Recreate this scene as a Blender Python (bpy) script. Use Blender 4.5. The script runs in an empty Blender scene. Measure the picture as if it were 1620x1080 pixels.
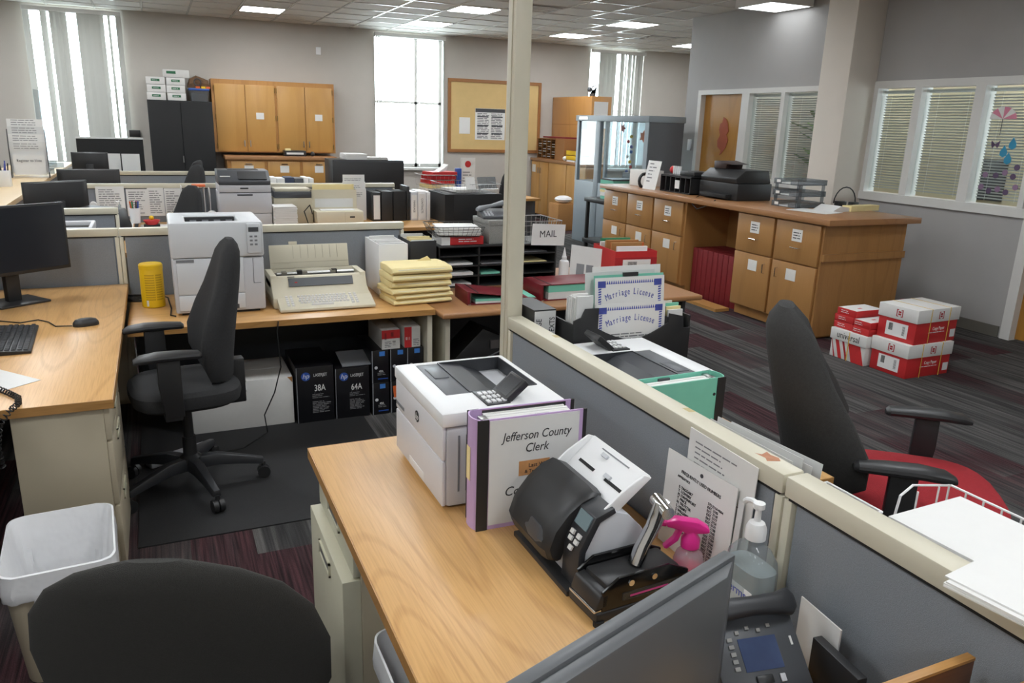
import bpy, bmesh, math, random
from mathutils import Vector, Matrix
PI = math.pi
random.seed(7)
S = bpy.context.scene
COL = S.collection
# ---------------------------------------------------------------- camera
cam = bpy.data.cameras.new('camera'); camo = bpy.data.objects.new('camera', cam); COL.objects.link(camo)
S.camera = camo
cam.sensor_width = 36; cam.lens = 27.256; cam.clip_start = .05; cam.clip_end = 200
def cam_rot(yaw, pitch, roll):
    f = Vector((math.sin(yaw)*math.cos(pitch), math.cos(yaw)*math.cos(pitch), -math.sin(pitch)))
    r = Vector((math.cos(yaw), -math.sin(yaw), 0)); u = r.cross(f)
    r2 = r*math.cos(roll)+u*math.sin(roll); u2 = -r*math.sin(roll)+u*math.cos(roll)
    return Matrix((r2, u2, -f)).transposed().to_4x4()
camo.matrix_world = Matrix.Translation((0, 0, 1.74)) @ cam_rot(.428654, .274003, .0315013)
# ---------------------------------------------------------------- world, exposure
w = bpy.data.worlds.new('world'); S.world = w; w.use_nodes = True
bg = w.node_tree.nodes['Background']; bg.inputs[0].default_value = (.86, .94, 1, 1); bg.inputs[1].default_value = 11
S.view_settings.view_transform = 'Standard'; S.view_settings.look = 'None'
S.view_settings.gamma = 1; S.view_settings.use_curve_mapping = False
S.view_settings.exposure = 0.35
PANEL = 20.0     # ceiling panel emission
# ---------------------------------------------------------------- helpers: materials
def lin(c):
    if isinstance(c, str):
        c = tuple(int(c[i:i+2], 16)/255 for i in (0, 2, 4))
    return tuple((v/12.92 if v <= .04045 else ((v+.055)/1.055)**2.4) for v in c[:3])+(1,)
MATS = {}
def mat(name, col='808080', rough=.5, metal=0, var=.06, scale=30, bump=0, emit=0, ecol=None, spec=.5, coat=0, alpha=1, trans=0, bscale=None, stretch=(1, 1, 1)):
    if name in MATS: return MATS[name]
    m = bpy.data.materials.new(name); m.use_nodes = True; MATS[name] = m
    nt = m.node_tree; N = nt.nodes; L = nt.links; b = N['Principled BSDF']
    b.inputs['Roughness'].default_value = rough; b.inputs['Metallic'].default_value = metal
    b.inputs['Specular IOR Level'].default_value = spec
    if coat: b.inputs['Coat Weight'].default_value = coat
    if trans: b.inputs['Transmission Weight'].default_value = trans
    if alpha < 1: b.inputs['Alpha'].default_value = alpha
    tc = N.new('ShaderNodeTexCoord'); mp = N.new('ShaderNodeMapping'); mp.inputs['Scale'].default_value = stretch
    L.new(tc.outputs['Object'], mp.inputs[0])
    nz = N.new('ShaderNodeTexNoise'); nz.inputs['Scale'].default_value = scale; nz.inputs['Detail'].default_value = 3
    L.new(mp.outputs[0], nz.inputs['Vector'])
    mx = N.new('ShaderNodeMix'); mx.data_type = 'RGBA'
    c = lin(col)
    mx.inputs[6].default_value = tuple(max(0, v*(1-var)) for v in c[:3])+(1,); mx.inputs[7].default_value = tuple(min(1, v*(1+var)) for v in c[:3])+(1,)
    L.new(nz.outputs['Fac'], mx.inputs[0]); L.new(mx.outputs[2], b.inputs['Base Color'])
    if bump:
        n2 = N.new('ShaderNodeTexNoise'); n2.inputs['Scale'].default_value = bscale or scale*8; n2.inputs['Detail'].default_value = 2
        L.new(mp.outputs[0], n2.inputs['Vector'])
        bp = N.new('ShaderNodeBump'); bp.inputs['Strength'].default_value = bump; bp.inputs['Distance'].default_value = .004
        L.new(n2.outputs['Fac'], bp.inputs['Height']); L.new(bp.outputs[0], b.inputs['Normal'])
    if emit:
        b.inputs['Emission Color'].default_value = lin(ecol or col); b.inputs['Emission Strength'].default_value = emit
    return m
def woodmat(name, c1, c2, rough=.35, axis='y', scale=1.0, coat=.15, wave=.5, fine=.22):
    if name in MATS: return MATS[name]
    m = bpy.data.materials.new(name); m.use_nodes = True; MATS[name] = m
    nt = m.node_tree; N = nt.nodes; L = nt.links; b = N['Principled BSDF']
    b.inputs['Roughness'].default_value = rough; b.inputs['Coat Weight'].default_value = coat; b.inputs['Coat Roughness'].default_value = .3
    tc = N.new('ShaderNodeTexCoord'); mp = N.new('ShaderNodeMapping')
    st = {'x': (.16, 1, 1), 'y': (1, .16, 1), 'z': (1, 1, .12)}[axis]
    mp.inputs['Scale'].default_value = tuple(v*scale for v in st)
    L.new(tc.outputs['Object'], mp.inputs[0])
    n0 = N.new('ShaderNodeTexNoise'); n0.inputs['Scale'].default_value = 2.6; n0.inputs['Detail'].default_value = 1.0
    L.new(mp.outputs[0], n0.inputs['Vector'])
    ml = N.new('ShaderNodeMath'); ml.operation = 'MULTIPLY'; ml.inputs[1].default_value = 230*wave
    L.new(n0.outputs['Fac'], ml.inputs[0])
    sn = N.new('ShaderNodeMath'); sn.operation = 'SINE'; L.new(ml.outputs[0], sn.inputs[0])
    r1 = N.new('ShaderNodeMapRange'); r1.inputs[1].default_value = .55; r1.inputs[2].default_value = 1; r1.inputs[4].default_value = .32
    L.new(sn.outputs[0], r1.inputs[0])
    mp2 = N.new('ShaderNodeMapping'); st2 = {'x': (.03, 1, 1), 'y': (1, .03, 1), 'z': (1, 1, .03)}[axis]
    mp2.inputs['Scale'].default_value = st2; L.new(tc.outputs['Object'], mp2.inputs[0])
    n1 = N.new('ShaderNodeTexNoise'); n1.inputs['Scale'].default_value = 220*scale; n1.inputs['Detail'].default_value = 3
    L.new(mp2.outputs[0], n1.inputs['Vector'])
    r2 = N.new('ShaderNodeMapRange'); r2.inputs[1].default_value = .42; r2.inputs[2].default_value = .75; r2.inputs[4].default_value = fine*2
    L.new(n1.outputs['Fac'], r2.inputs[0])
    ad = N.new('ShaderNodeMath'); ad.operation = 'ADD'; ad.use_clamp = True; L.new(r1.outputs[0], ad.inputs[0]); L.new(r2.outputs[0], ad.inputs[1])
    mx = N.new('ShaderNodeMix'); mx.data_type = 'RGBA'; mx.inputs[6].default_value = lin(c1); mx.inputs[7].default_value = lin(c2)
    L.new(ad.outputs[0], mx.inputs[0]); L.new(mx.outputs[2], b.inputs['Base Color'])
    return m
def glassmat(name, tint='ffffff', fac=.06, rough=.02, dirt=0):
    if name in MATS: return MATS[name]
    m = bpy.data.materials.new(name); m.use_nodes = True; MATS[name] = m
    nt = m.node_tree; N = nt.nodes; L = nt.links; N.remove(N['Principled BSDF']); out = N['Material Output']
    t = N.new('ShaderNodeBsdfTransparent'); t.inputs[0].default_value = lin(tint)
    g = N.new('ShaderNodeBsdfGlossy'); g.inputs['Roughness'].default_value = rough
    lw = N.new('ShaderNodeLayerWeight'); lw.inputs[0].default_value = .5
    pw = N.new('ShaderNodeMath'); pw.operation = 'POWER'; pw.inputs[1].default_value = 4; L.new(lw.outputs['Facing'], pw.inputs[0])
    f = N.new('ShaderNodeMath'); f.operation = 'MULTIPLY_ADD'; f.inputs[1].default_value = .7; f.inputs[2].default_value = .025; L.new(pw.outputs[0], f.inputs[0])
    mx = N.new('ShaderNodeMixShader'); L.new(f.outputs[0], mx.inputs[0]); L.new(t.outputs[0], mx.inputs[1]); L.new(g.outputs[0], mx.inputs[2])
    last = mx
    if dirt:
        d = N.new('ShaderNodeBsdfDiffuse'); m2 = N.new('ShaderNodeMixShader'); m2.inputs[0].default_value = dirt
        L.new(mx.outputs[0], m2.inputs[1]); L.new(d.outputs[0], m2.inputs[2]); last = m2
    L.new(last.outputs[0], out.inputs[0])
    return m
# ---------------------------------------------------------------- helpers: meshes
class B:
    def __init__(s): s.bm = bmesh.new()
    def _add(s, vs, fs):
        v = [s.bm.verts.new(p) for p in vs]
        for f in fs:
            try: s.bm.faces.new([v[i] for i in f])
            except ValueError: pass
        return v
    def box(s, x0, y0, z0, x1, y1, z1, M=None, tx=0, ty=0):
        # tx, ty: inset of the top face
        p = [(x0, y0, z0), (x1, y0, z0), (x1, y1, z0), (x0, y1, z0), (x0+tx, y0+ty, z1), (x1-tx, y0+ty, z1), (x1-tx, y1-ty, z1), (x0+tx, y1-ty, z1)]
        if M is not None: p = [M @ Vector(q) for q in p]
        s._add(p, [(3, 2, 1, 0), (4, 5, 6, 7), (0, 1, 5, 4), (1, 2, 6, 5), (2, 3, 7, 6), (3, 0, 4, 7)]); return s
    def quad(s, *p, M=None):
        if M is not None: p = [M @ Vector(q) for q in p]
        s._add(p, [tuple(range(len(p)))]); return s
    def prism(s, poly, d0, d1, axis='y', M=None):
        # poly: 2D points, extruded along axis from d0 to d1
        def mk(a, b, d): return {'x': (d, a, b), 'y': (a, d, b), 'z': (a, b, d)}[axis]
        n = len(poly); P = [mk(a, b, d0) for a, b in poly]+[mk(a, b, d1) for a, b in poly]
        if M is not None: P = [M @ Vector(q) for q in P]
        s._add(P, [tuple(range(n))[::-1], tuple(range(n, 2*n))]+[(i, (i+1) % n, n+(i+1) % n, n+i) for i in range(n)]); return s
    def loft(s, rings, cap=True, close=True):
        n = len(rings[0]); P = [p for r in rings for p in r]; F = []
        for k in range(len(rings)-1):
            for i in range(n if close else n-1):
                j = (i+1) % n; F.append((k*n+i, k*n+j, (k+1)*n+j, (k+1)*n+i))
        if cap: F += [tuple(range(n))[::-1], tuple(range((len(rings)-1)*n, len(rings)*n))]
        s._add(P, F); return s
    def lathe(s, prof, c=(0, 0, 0), n=20, M=None):
        R = [[Vector((c[0]+r*math.cos(2*PI*i/n), c[1]+r*math.sin(2*PI*i/n), c[2]+z)) for i in range(n)] for r, z in prof]
        if M is not None: R = [[M @ p for p in r] for r in R]
        return s.loft(R)
    def cyl(s, p0, p1, r0, r1=None, n=12):
        p0, p1 = Vector(p0), Vector(p1); d = (p1-p0).normalized(); r1 = r0 if r1 is None else r1
        a = d.orthogonal().normalized(); b = d.cross(a)
        return s.loft([[p+a*(r*math.cos(2*PI*i/n))+b*(r*math.sin(2*PI*i/n)) for i in range(n)] for p, r in ((p0, r0), (p1, r1))])
    def tube(s, pts, r, n=6, closed=False):
        pts = [Vector(p) for p in pts]; m = len(pts); rings = []
        a = None
        for i, p in enumerate(pts):
            if closed: d = pts[(i+1) % m]-pts[i-1]
            else: d = pts[min(i+1, m-1)]-pts[max(i-1, 0)]
            d.normalize()
            if a is None: a = d.orthogonal().normalized()
            else:
                a = a-d*a.dot(d)
                a = d.orthogonal().normalized() if a.length < 1e-6 else a.normalized()
            b = d.cross(a); rings.append([p+a*(r*math.cos(2*PI*k/n))+b*(r*math.sin(2*PI*k/n)) for k in range(n)])
        if closed: rings.append(rings[0]); return s.loft(rings, cap=False)
        return s.loft(rings)
    def sphere(s, c, r, n=12, sc=(1, 1, 1)):
        k = n//2
        return s.loft([[Vector((c[0]+sc[0]*r*math.sin(PI*j/k)*math.cos(2*PI*i/n), c[1]+sc[1]*r*math.sin(PI*j/k)*math.sin(2*PI*i/n), c[2]+sc[2]*r*math.cos(PI*j/k))) for i in range(n)] for j in [.04]+list(range(1, k))+[k-.04]])
    def done(s, name, m, parent=None, bev=0, smooth=False, seg=2, loc=None, rot=None):
        bmesh.ops.recalc_face_normals(s.bm, faces=s.bm.faces)
        if bev: bmesh.ops.bevel(s.bm, geom=[e for e in s.bm.edges if len(e.link_faces) == 2 and e.calc_face_angle(0) > .5], offset=bev, segments=seg, affect='EDGES', profile=.5, clamp_overlap=True)
        me = bpy.data.meshes.new(name); s.bm.to_mesh(me); s.bm.free()
        if smooth or bev:
            me.polygons.foreach_set('use_smooth', [True]*len(me.polygons))
            me.set_sharp_from_angle(angle=.6)
        me.materials.append(MATS[m] if isinstance(m, str) else m)
        o = bpy.data.objects.new(name, me); COL.objects.link(o)
        if parent: o.parent = parent
        if loc: o.location = loc
        if rot: o.rotation_euler = rot
        return o
def tag(o, label, cat, group=None, kind=None):
    o['label'] = label; o['category'] = cat
    if group: o['group'] = group
    if kind: o['kind'] = kind
    return o
def T(name, label, cat, loc=(0, 0, 0), rot=0, group=None):
    o = bpy.data.objects.new(name, None); COL.objects.link(o); o.empty_display_size = .05
    o.location = loc; o.rotation_euler = (0, 0, rot) if not isinstance(rot, tuple) else rot
    return tag(o, label, cat, group)
def struct(o): o['kind'] = 'structure'; return o
def BX(name, m, parent, x0, y0, z0, x1, y1, z1, bev=0, M=None, seg=2): return B().box(x0, y0, z0, x1, y1, z1, M=M).done(name, m, parent, bev=bev, seg=seg)
def copy_tree(o, loc=None, rot=None, label=None, parent=None):
    c = o.copy(); COL.objects.link(c); c.parent = parent
    if loc is not None: c.location = loc
    if rot is not None: c.rotation_euler = (0, 0, rot)
    if label: c['label'] = label
    for ch in list(o.children): copy_tree(ch, parent=c)
    return c
FONT = None
def text(s, size, m, parent, M, name='lettering', align='CENTER', shear=0, sx=1, thick=.0004, space=1, bold=0):
    cu = bpy.data.curves.new('t', 'FONT'); cu.body = s; cu.size = size; cu.align_x = align; cu.align_y = 'CENTER'; cu.shear = shear
    cu.extrude = thick; cu.resolution_u = 3; cu.space_character = space; cu.space_line = 1.0; cu.offset = bold
    to = bpy.data.objects.new('t', cu); COL.objects.link(to)
    dg = bpy.context.evaluated_depsgraph_get()
    me = bpy.data.meshes.new_from_object(to.evaluated_get(dg)); me.name = name
    bpy.data.objects.remove(to); bpy.data.curves.remove(cu)
    me.transform(M @ Matrix.Diagonal((sx, 1, 1, 1)))
    me.materials.clear(); me.materials.append(MATS[m] if isinstance(m, str) else m)
    o = bpy.data.objects.new(name, me); COL.objects.link(o); o.parent = parent
    return o
def frame(o, ex, ey):
    """matrix with origin o, x axis ex, y axis ey (print plane), z = outward"""
    ex = Vector(ex).normalized(); ey = Vector(ey); ez = ex.cross(ey).normalized(); ey = ez.cross(ex)
    m = Matrix((ex, ey, ez)).transposed().to_4x4(); m.translation = Vector(o); return m
def Rz(a): return Matrix.Rotation(a, 4, 'Z')
def Ry(a): return Matrix.Rotation(a, 4, 'Y')
def Rx(a): return Matrix.Rotation(a, 4, 'X')
def Tr(*p): return Matrix.Translation(p)
def lines(name, m, parent, M, w, h, rows, fill=.8, th=.35, left=True, seed=1, cols=None):
    """printed lines of small text as thin bars on the plane of M (origin at its centre)"""
    rnd = random.Random(seed); b = B(); dy = h/rows
    for i in range(rows):
        y = h/2-dy*(i+.5)
        for (c0, c1) in (cols or [(-.5, .5)]):
            ww = (c1-c0)*w*(fill+(1-fill)*rnd.random())
            x = c0*w; end = x+ww
            while x < end:
                l = min(dy*th*(3+rnd.random()*7), end-x)
                b.quad((x, y-dy*th/2, .0006), (x+l, y-dy*th/2, .0006), (x+l, y+dy*th/2, .0006), (x, y+dy*th/2, .0006), M=M); x += l+dy*th*1.1
    return b.done(name, m, parent)
# ---------------------------------------------------------------- materials
wallp = mat('wall_paint', 'bcb6ae', .75, var=.03, scale=6, bump=.15, bscale=180)
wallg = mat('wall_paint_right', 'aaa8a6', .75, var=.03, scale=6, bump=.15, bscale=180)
mat('white_trim', 'd9d8d4', .45, var=.02); mat('tile', 'cbc8c1', .9, var=.06, scale=90, bump=.35, bscale=250)
mat('grid_metal', 'dedcd7', .22, var=.02); mat('dark_grid', '8c8a86', .5)
mat('panel_light', 'ffffff', .4, emit=PANEL, ecol='f6fbff', var=0)
mat('cream_metal', 'd0cab6', .38, var=.03, scale=12); mat('cream_dark', 'a9a48f', .42, var=.04, scale=12)
mat('grey_fabric', '8b9096', .95, var=.16, scale=260, bump=.5, bscale=700)
mat('black_gap', '141414', .7)
mat('black_plastic', '272728', .42, var=.1); mat('lid_grey', '5e6064', .4, var=.03); mat('black_matte', '171718', .7, var=.15); mat('dark_plastic', '2c2d30', .45, var=.06)
mat('black_fabric', '2e2e2f', .95, var=.3, scale=120, bump=.6, bscale=500); mat('charcoal_fabric', '373635', .95, var=.25, scale=120, bump=.6, bscale=500)
mat('red_fabric', 'a01c26', .9, var=.18, scale=100, bump=.5, bscale=400)
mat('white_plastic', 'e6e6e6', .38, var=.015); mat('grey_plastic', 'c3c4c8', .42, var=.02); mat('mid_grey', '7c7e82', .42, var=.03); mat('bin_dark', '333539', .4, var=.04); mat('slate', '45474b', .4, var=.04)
mat('beige_plastic', 'cfc8b2', .5, var=.03); mat('beige_dark', 'b8b099', .5, var=.03); mat('chrome', 'd8d8d8', .14, metal=1, var=.02); mat('steel', 'a8a8a6', .3, metal=1, var=.04)
mat('paper', 'e2e1de', .8, var=.02); mat('paper_grey', 'd4d4d2', .8, var=.03); mat('ink', '2a2a2c', .8); mat('ink_soft', '7a7a7c', .8); mat('blue_ink', '4a55a8', .7); mat('label_white', 'e2e0da', .7, var=.05)
mat('cardboard_white', 'd9d7d3', .75, var=.04); mat('red_print', 'c22a2c', .55, var=.08); mat('red_dark', 'a81f26', .6, var=.1)
mat('yellow_strap', 'd8b24a', .5); mat('oxblood', '6e1420', .42, var=.12, scale=60); mat('teal', '76c2ab', .6, var=.05); mat('maroon', '7c1d22', .6, var=.15)
mat('manila', 'ead9a0', .75, var=.05, scale=15); mat('yellow', 'ecc21c', .4, var=.04); mat('yellow_dark', 'c99f12', .5); mat('purple', '6a3fae', .5); mat('pink', 'e0308e', .3, var=.03); mat('blue_bin', '2c3a78', .5); mat('lilac', 'bfa2cc', .45, var=.03); mat('orange', 'd4622a', .6)
mat('liner', 'e6e6e7', .35, var=.05, scale=20, bump=1.0, bscale=16); mat('putty', 'b5aa93', .45, var=.03, scale=10); mat('putty_light', 'c9c5ae', .4, var=.03)
mat('kraft', 'd3b57c', .8, var=.06, scale=8, bump=.4, bscale=9); mat('cork_wood', '9c6a3c', .5, var=.1); mat('screen', '22252b', .22, var=.03); mat('lcd', '39455f', .2, var=.5, scale=14, emit=.05, ecol='5a70b0')
mat('green_label', '2f7a50', .6); mat('blue_label', '3d78c2', .5); mat('hp_blue', '2a50a0', .4); mat('brown_box', 'a87845', .8, var=.08); mat('grey_cab', '8a949a', .45, var=.02); mat('grey_cab_dark', '5d6064', .5, var=.04); mat('speckle', '8c8c88', .8, var=.5, scale=160)
mat('brass', '8a6f3c', .35, metal=.8); mat('mesh_black', '33322f', .85, var=.3, scale=300, bump=.6, bscale=700); mat('rope', '141414', .5); mat('tape', 'bfae7c', .5); mat('old_paint', 'b07a5c', .7, var=.3, scale=60)
woodmat('oak_top', 'd6a86c', 'b07f47', .33, 'y', 1.0); woodmat('oak_top_x', 'd2a367', 'b07f47', .33, 'x', 1.0)
woodmat('oak_edge', 'b4854c', '91652f', .45, 'x', 1.5); woodmat('birch', 'c29250', 'b07e3f', .42, 'z', .8, wave=.12, fine=.12); woodmat('birch_panel', 'b98549', '9f6c34', .42, 'z', .8, wave=.2, fine=.15)
woodmat('island_wood', 'ab7d49', '966a3a', .42, 'z', .8, wave=.12, fine=.12); woodmat('counter_lam', 'a8794f', '8e6240', .35, 'y', 1.0, wave=.15, fine=.2); woodmat('counter_end', 'a97c4a', '8f6437', .4, 'z', .8, wave=.2, fine=.2); woodmat('light_lam', 'dcbf92', 'cdae7c', .4, 'y', 1, wave=.1, fine=.1)
woodmat('walnut', '6b4326', '4d2e1a', .4, 'x', 1.2); woodmat('door_wood', 'b07d33', '9b6a26', .4, 'z', .8, wave=.2, fine=.15)
glassmat('glass', 'f4f8f8'); glassmat('acrylic', 'eef4f6', dirt=.03); glassmat('smoke_acrylic', 'c9ced2', dirt=.10); glassmat('bottle_clear', 'dfe6e8', dirt=.12); glassmat('bottle_pink', 'e58ab8', dirt=.25)
def carpet():
    m = bpy.data.materials.new('carpet'); m.use_nodes = True; MATS['carpet'] = m
    nt = m.node_tree; N = nt.nodes; L = nt.links; b = N['Principled BSDF']; b.inputs['Roughness'].default_value = 1; b.inputs['Specular IOR Level'].default_value = .1
    tc = N.new('ShaderNodeTexCoord'); rot = N.new('ShaderNodeMapping'); rot.inputs['Rotation'].default_value = (0, 0, PI/2)
    L.new(tc.outputs['Object'], rot.inputs[0])
    br = N.new('ShaderNodeTexBrick'); br.offset = .37; br.inputs['Scale'].default_value = 1; br.inputs['Brick Width'].default_value = 1.0; br.inputs['Row Height'].default_value = .25; br.inputs['Mortar Size'].default_value = 0
    br.inputs['Color1'].default_value = (0, 0, 0, 1); br.inputs['Color2'].default_value = (1, 1, 1, 1)
    L.new(rot.outputs[0], br.inputs['Vector'])
    def streak(sc, stretch):
        mp = N.new('ShaderNodeMapping'); mp.inputs['Scale'].default_value = (1, stretch, 1); L.new(tc.outputs['Object'], mp.inputs[0])
        n = N.new('ShaderNodeTexNoise'); n.inputs['Scale'].default_value = sc; n.inputs['Detail'].default_value = 4; L.new(mp.outputs[0], n.inputs['Vector']); return n
    s1 = streak(26, .03); s2 = streak(95, .025); s3 = streak(300, .6)
    big = N.new('ShaderNodeTexNoise'); big.inputs['Scale'].default_value = 1.1; L.new(tc.outputs['Object'], big.inputs['Vector'])
    # maroon planks
    ad = N.new('ShaderNodeMath'); ad.operation = 'ADD'; L.new(br.outputs['Color'], ad.inputs[0]); L.new(big.outputs['Fac'], ad.inputs[1])
    ad2 = N.new('ShaderNodeMath'); ad2.operation = 'MULTIPLY_ADD'; L.new(s1.outputs['Fac'], ad2.inputs[0]); ad2.inputs[1].default_value = .5; L.new(ad.outputs[0], ad2.inputs[2])
    rg = N.new('ShaderNodeMapRange'); rg.inputs[1].default_value = 1.38; rg.inputs[2].default_value = 1.62; L.new(ad2.outputs[0], rg.inputs[0])
    g = N.new('ShaderNodeValToRGB'); e = g.color_ramp.elements; e[0].position = .38; e[0].color = lin('3a3939'); e[1].position = .68; e[1].color = lin('615f5d')
    L.new(s1.outputs['Fac'], g.inputs[0])
    rd = N.new('ShaderNodeValToRGB'); e = rd.color_ramp.elements; e[0].position = .36; e[0].color = lin('33282a'); e[1].position = .7; e[1].color = lin('503538')
    L.new(s2.outputs['Fac'], rd.inputs[0])
    mx = N.new('ShaderNodeMix'); mx.data_type = 'RGBA'; L.new(rg.outputs[0], mx.inputs[0]); L.new(g.outputs[0], mx.inputs[6]); L.new(rd.outputs[0], mx.inputs[7])
    f = N.new('ShaderNodeMapRange'); f.inputs[3].default_value = .72; f.inputs[4].default_value = 1.25; f.inputs[1].default_value = .3; f.inputs[2].default_value = .7; L.new(s2.outputs['Fac'], f.inputs[0])
    f3 = N.new('ShaderNodeMapRange'); f3.inputs[3].default_value = .75; f3.inputs[4].default_value = 1.25; f3.inputs[1].default_value = .3; f3.inputs[2].default_value = .7; L.new(s3.outputs['Fac'], f3.inputs[0])
    mu = N.new('ShaderNodeMath'); mu.operation = 'MULTIPLY'; L.new(f.outputs[0], mu.inputs[0]); L.new(f3.outputs[0], mu.inputs[1])
    hs = N.new('ShaderNodeMix'); hs.data_type = 'RGBA'; hs.blend_type = 'MULTIPLY'; hs.inputs[0].default_value = 1; L.new(mx.outputs[2], hs.inputs[6]); L.new(mu.outputs[0], hs.inputs[7])
    L.new(hs.outputs[2], b.inputs['Base Color'])
    bp = N.new('ShaderNodeBump'); bp.inputs['Strength'].default_value = .4; bp.inputs['Distance'].default_value = .004; L.new(s3.outputs['Fac'], bp.inputs['Height']); L.new(bp.outputs[0], b.inputs['Normal'])
carpet()
# ---------------------------------------------------------------- room shell
ZC, YW, XR = 3.2, 13.87, 6.87
X0, X1, Y0 = -4.2, 10.6, -3.2
struct(BX('floor', 'carpet', None, X0, Y0, -.1, X1, YW, 0))
def wall_boxes(name, m, segs): 
    b = B()
    for s in segs: b.box(*s)
    return struct(b.done(name, m))
WIN = [(-1.58, -.30), (3.57, 4.84), (7.81, 9.02)]; ZS, ZH = .92, 3.16
segs = []; xs = X0-.2
for a, c in WIN:
    segs += [(xs, YW, 0, a, YW+.3, ZC+.1), (a, YW, 0, c, YW+.3, ZS), (a, YW, ZH, c, YW+.3, ZC+.1)]; xs = c
segs.append((xs, YW, 0, X1+.2, YW+.3, ZC+.1))
wall_boxes('wall_far', 'wall_paint', segs)
wall_boxes('wall_left', 'wall_paint', [(X0-.2, Y0, 0, X0, YW, ZC+.1)])
wall_boxes('wall_back', 'wall_paint', [(X0-.2, Y0-.2, 0, X1+.2, Y0, ZC+.1)])
wall_boxes('wall_alcove', 'wall_paint', [(X1, 9.41, 0, X1+.2, YW, ZC+.1), (XR+.12, 9.29, 0, X1+.2, 9.41, ZC+.1)])
# right wall with door and office windows
YA, YB = 8.17, 9.09     # far door
segs = [(XR, YB, 0, XR+.12, 9.41, ZC), (XR, 8.14, 2.25, XR+.12, YB, ZC), (XR, 6.6, 2.25, XR+.12, 8.14, ZC), (XR, 6.6, 0, XR+.12, 8.14, 1.12),
        (XR, 6.16, 0, XR+.12, 6.6, ZC), (XR, 4.39, 2.25, XR+.12, 6.16, ZC), (XR, 4.39, 0, XR+.12, 6.16, 1.13), (XR, 4.30, 0, XR+.12, 4.39, ZC), (XR, 3.30, 2.2, XR+.12, 4.30, ZC), (XR, Y0, 0, XR+.12, 3.30, ZC)]
wall_boxes('wall_right', 'wall_paint_right', segs)
struct(BX('trim_1', mat('column_paint', 'ddd4c9', .7, var=.03, scale=6), None, 6.47, 6.17, 0, XR-.002, 6.56, ZC, bev=.004))
# ceiling: slab, suspended grid and tiles
TP = .63; GX, GY = 1.26-TP*10, 12.12-TP*25
ceil = struct(BX('ceiling', 'tile', None, X0-.2, Y0-.2, ZC+.03, X1+.2, YW+.3, ZC+.12))
LIGHTS = [(i, j) for j in (25, 22, 18, 14, 10, 6, 2) for i in (2, 6, 10, 14, 18, 22) if not (j <= 18 and i > 14)]
LIGHTS = [(i, j) for i, j in LIGHTS if X0 < GX+i*TP < X1-.7]
VENTS = [(15, 21), (20, 24)]
me = None; holes = set(LIGHTS) | set(VENTS)
gb = B()
for i in range(0, 28):
    x = GX+i*TP
    if X0 < x < X1: gb.box(x-.012, 2, ZC-.004, x+.012, YW, ZC+.012)
for j in range(0, 29):
    y = GY+j*TP
    if 2 < y < YW: gb.box(X0, y-.012, ZC-.0035, X1, y+.012, ZC+.0115)
gb.done('ceiling_grid', 'grid_metal', ceil)
for j in range(8, 29):
    for i in range(3, 27):
        x, y = GX+i*TP, GY+j*TP
        if (i, j) in holes or y > YW-.1 or x > X1 or (x > XR-.05 and y < 9.3): continue
        # only tiles that can be seen from inside the office zone ahead
        if y < 5: continue
        if me is None:
            o = B().box(.012, .012, 0, TP-.012, TP-.012, .014).done('ceiling_tile', 'tile', ceil, bev=.004, seg=1); me = o.data
        else:
            o = bpy.data.objects.new('ceiling_tile', me); COL.objects.link(o); o.parent = ceil
        o.location = (x, y, ZC+.004)
def panel_light(x, y, z, label, surface=0):
    t = T('ceiling_light', label, 'light', (x, y, z), 0, 'square ceiling light panels')
    s = TP-.03
    fb = B()
    for a in ((0, 0, s, .02), (0, s-.02, s, s), (0, .02, .02, s-.02), (s-.02, .02, s, s-.02)): fb.box(a[0], a[1], -.006, a[2], a[3], .02+surface)
    fb.done('frame', 'grid_metal', t)
    BX('diffuser', 'panel_light', t, .018, .018, -.004, s-.018, s-.018, .006)
    return t
names = {(2, 25): 'square light panel above the left window', (10, 25): 'glowing square ceiling panel above the tall wooden wall cabinet', (14, 25): 'lit ceiling panel just in front of the bare bright window', (18, 25): 'lit square ceiling panel above the bulletin board', (22, 25): 'square ceiling light beside the right wall corner', (14, 22): 'bright ceiling panel between bare window and cream post', (18, 22): 'bright ceiling panel next to the round air vent'}
for k, (i, j) in enumerate(LIGHTS):
    panel_light(GX+i*TP+.015, GY+j*TP+.015, ZC-.001, names.get((i, j), 'square ceiling light panel over the office floor'))
refl = panel_light(6.245, 7.17, 3.1, 'added glowing square panel imitating a reflected light beside the grey wall', .1)  # added glowing panel, stands in for a lobby light reflected in the front glass
mat('reflection_glow', 'ffffff', .4, emit=3, ecol='f6fbff', var=0); [c for c in refl.children if c.name.startswith('diffuser')][0].data.materials[0] = MATS['reflection_glow']
# air vents
for (i, j), lb in zip(VENTS, ('grey slotted ceiling air vent beside the cream post', 'grey ceiling vent with rounded louvres')):
    t = T('ceiling_vent', lb, 'vent', (GX+i*TP, GY+j*TP, ZC)); b = B()
    b.box(.02, .02, -.004, TP-.02, TP-.02, .02); b.done('backing', 'dark_grid', t)
    for k in range(5): BX('louvre', 'grid_metal', t, .06+k*.02, .06+k*.1, -.02, TP-.06-k*.02, .1+k*.1, -.006)
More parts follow.
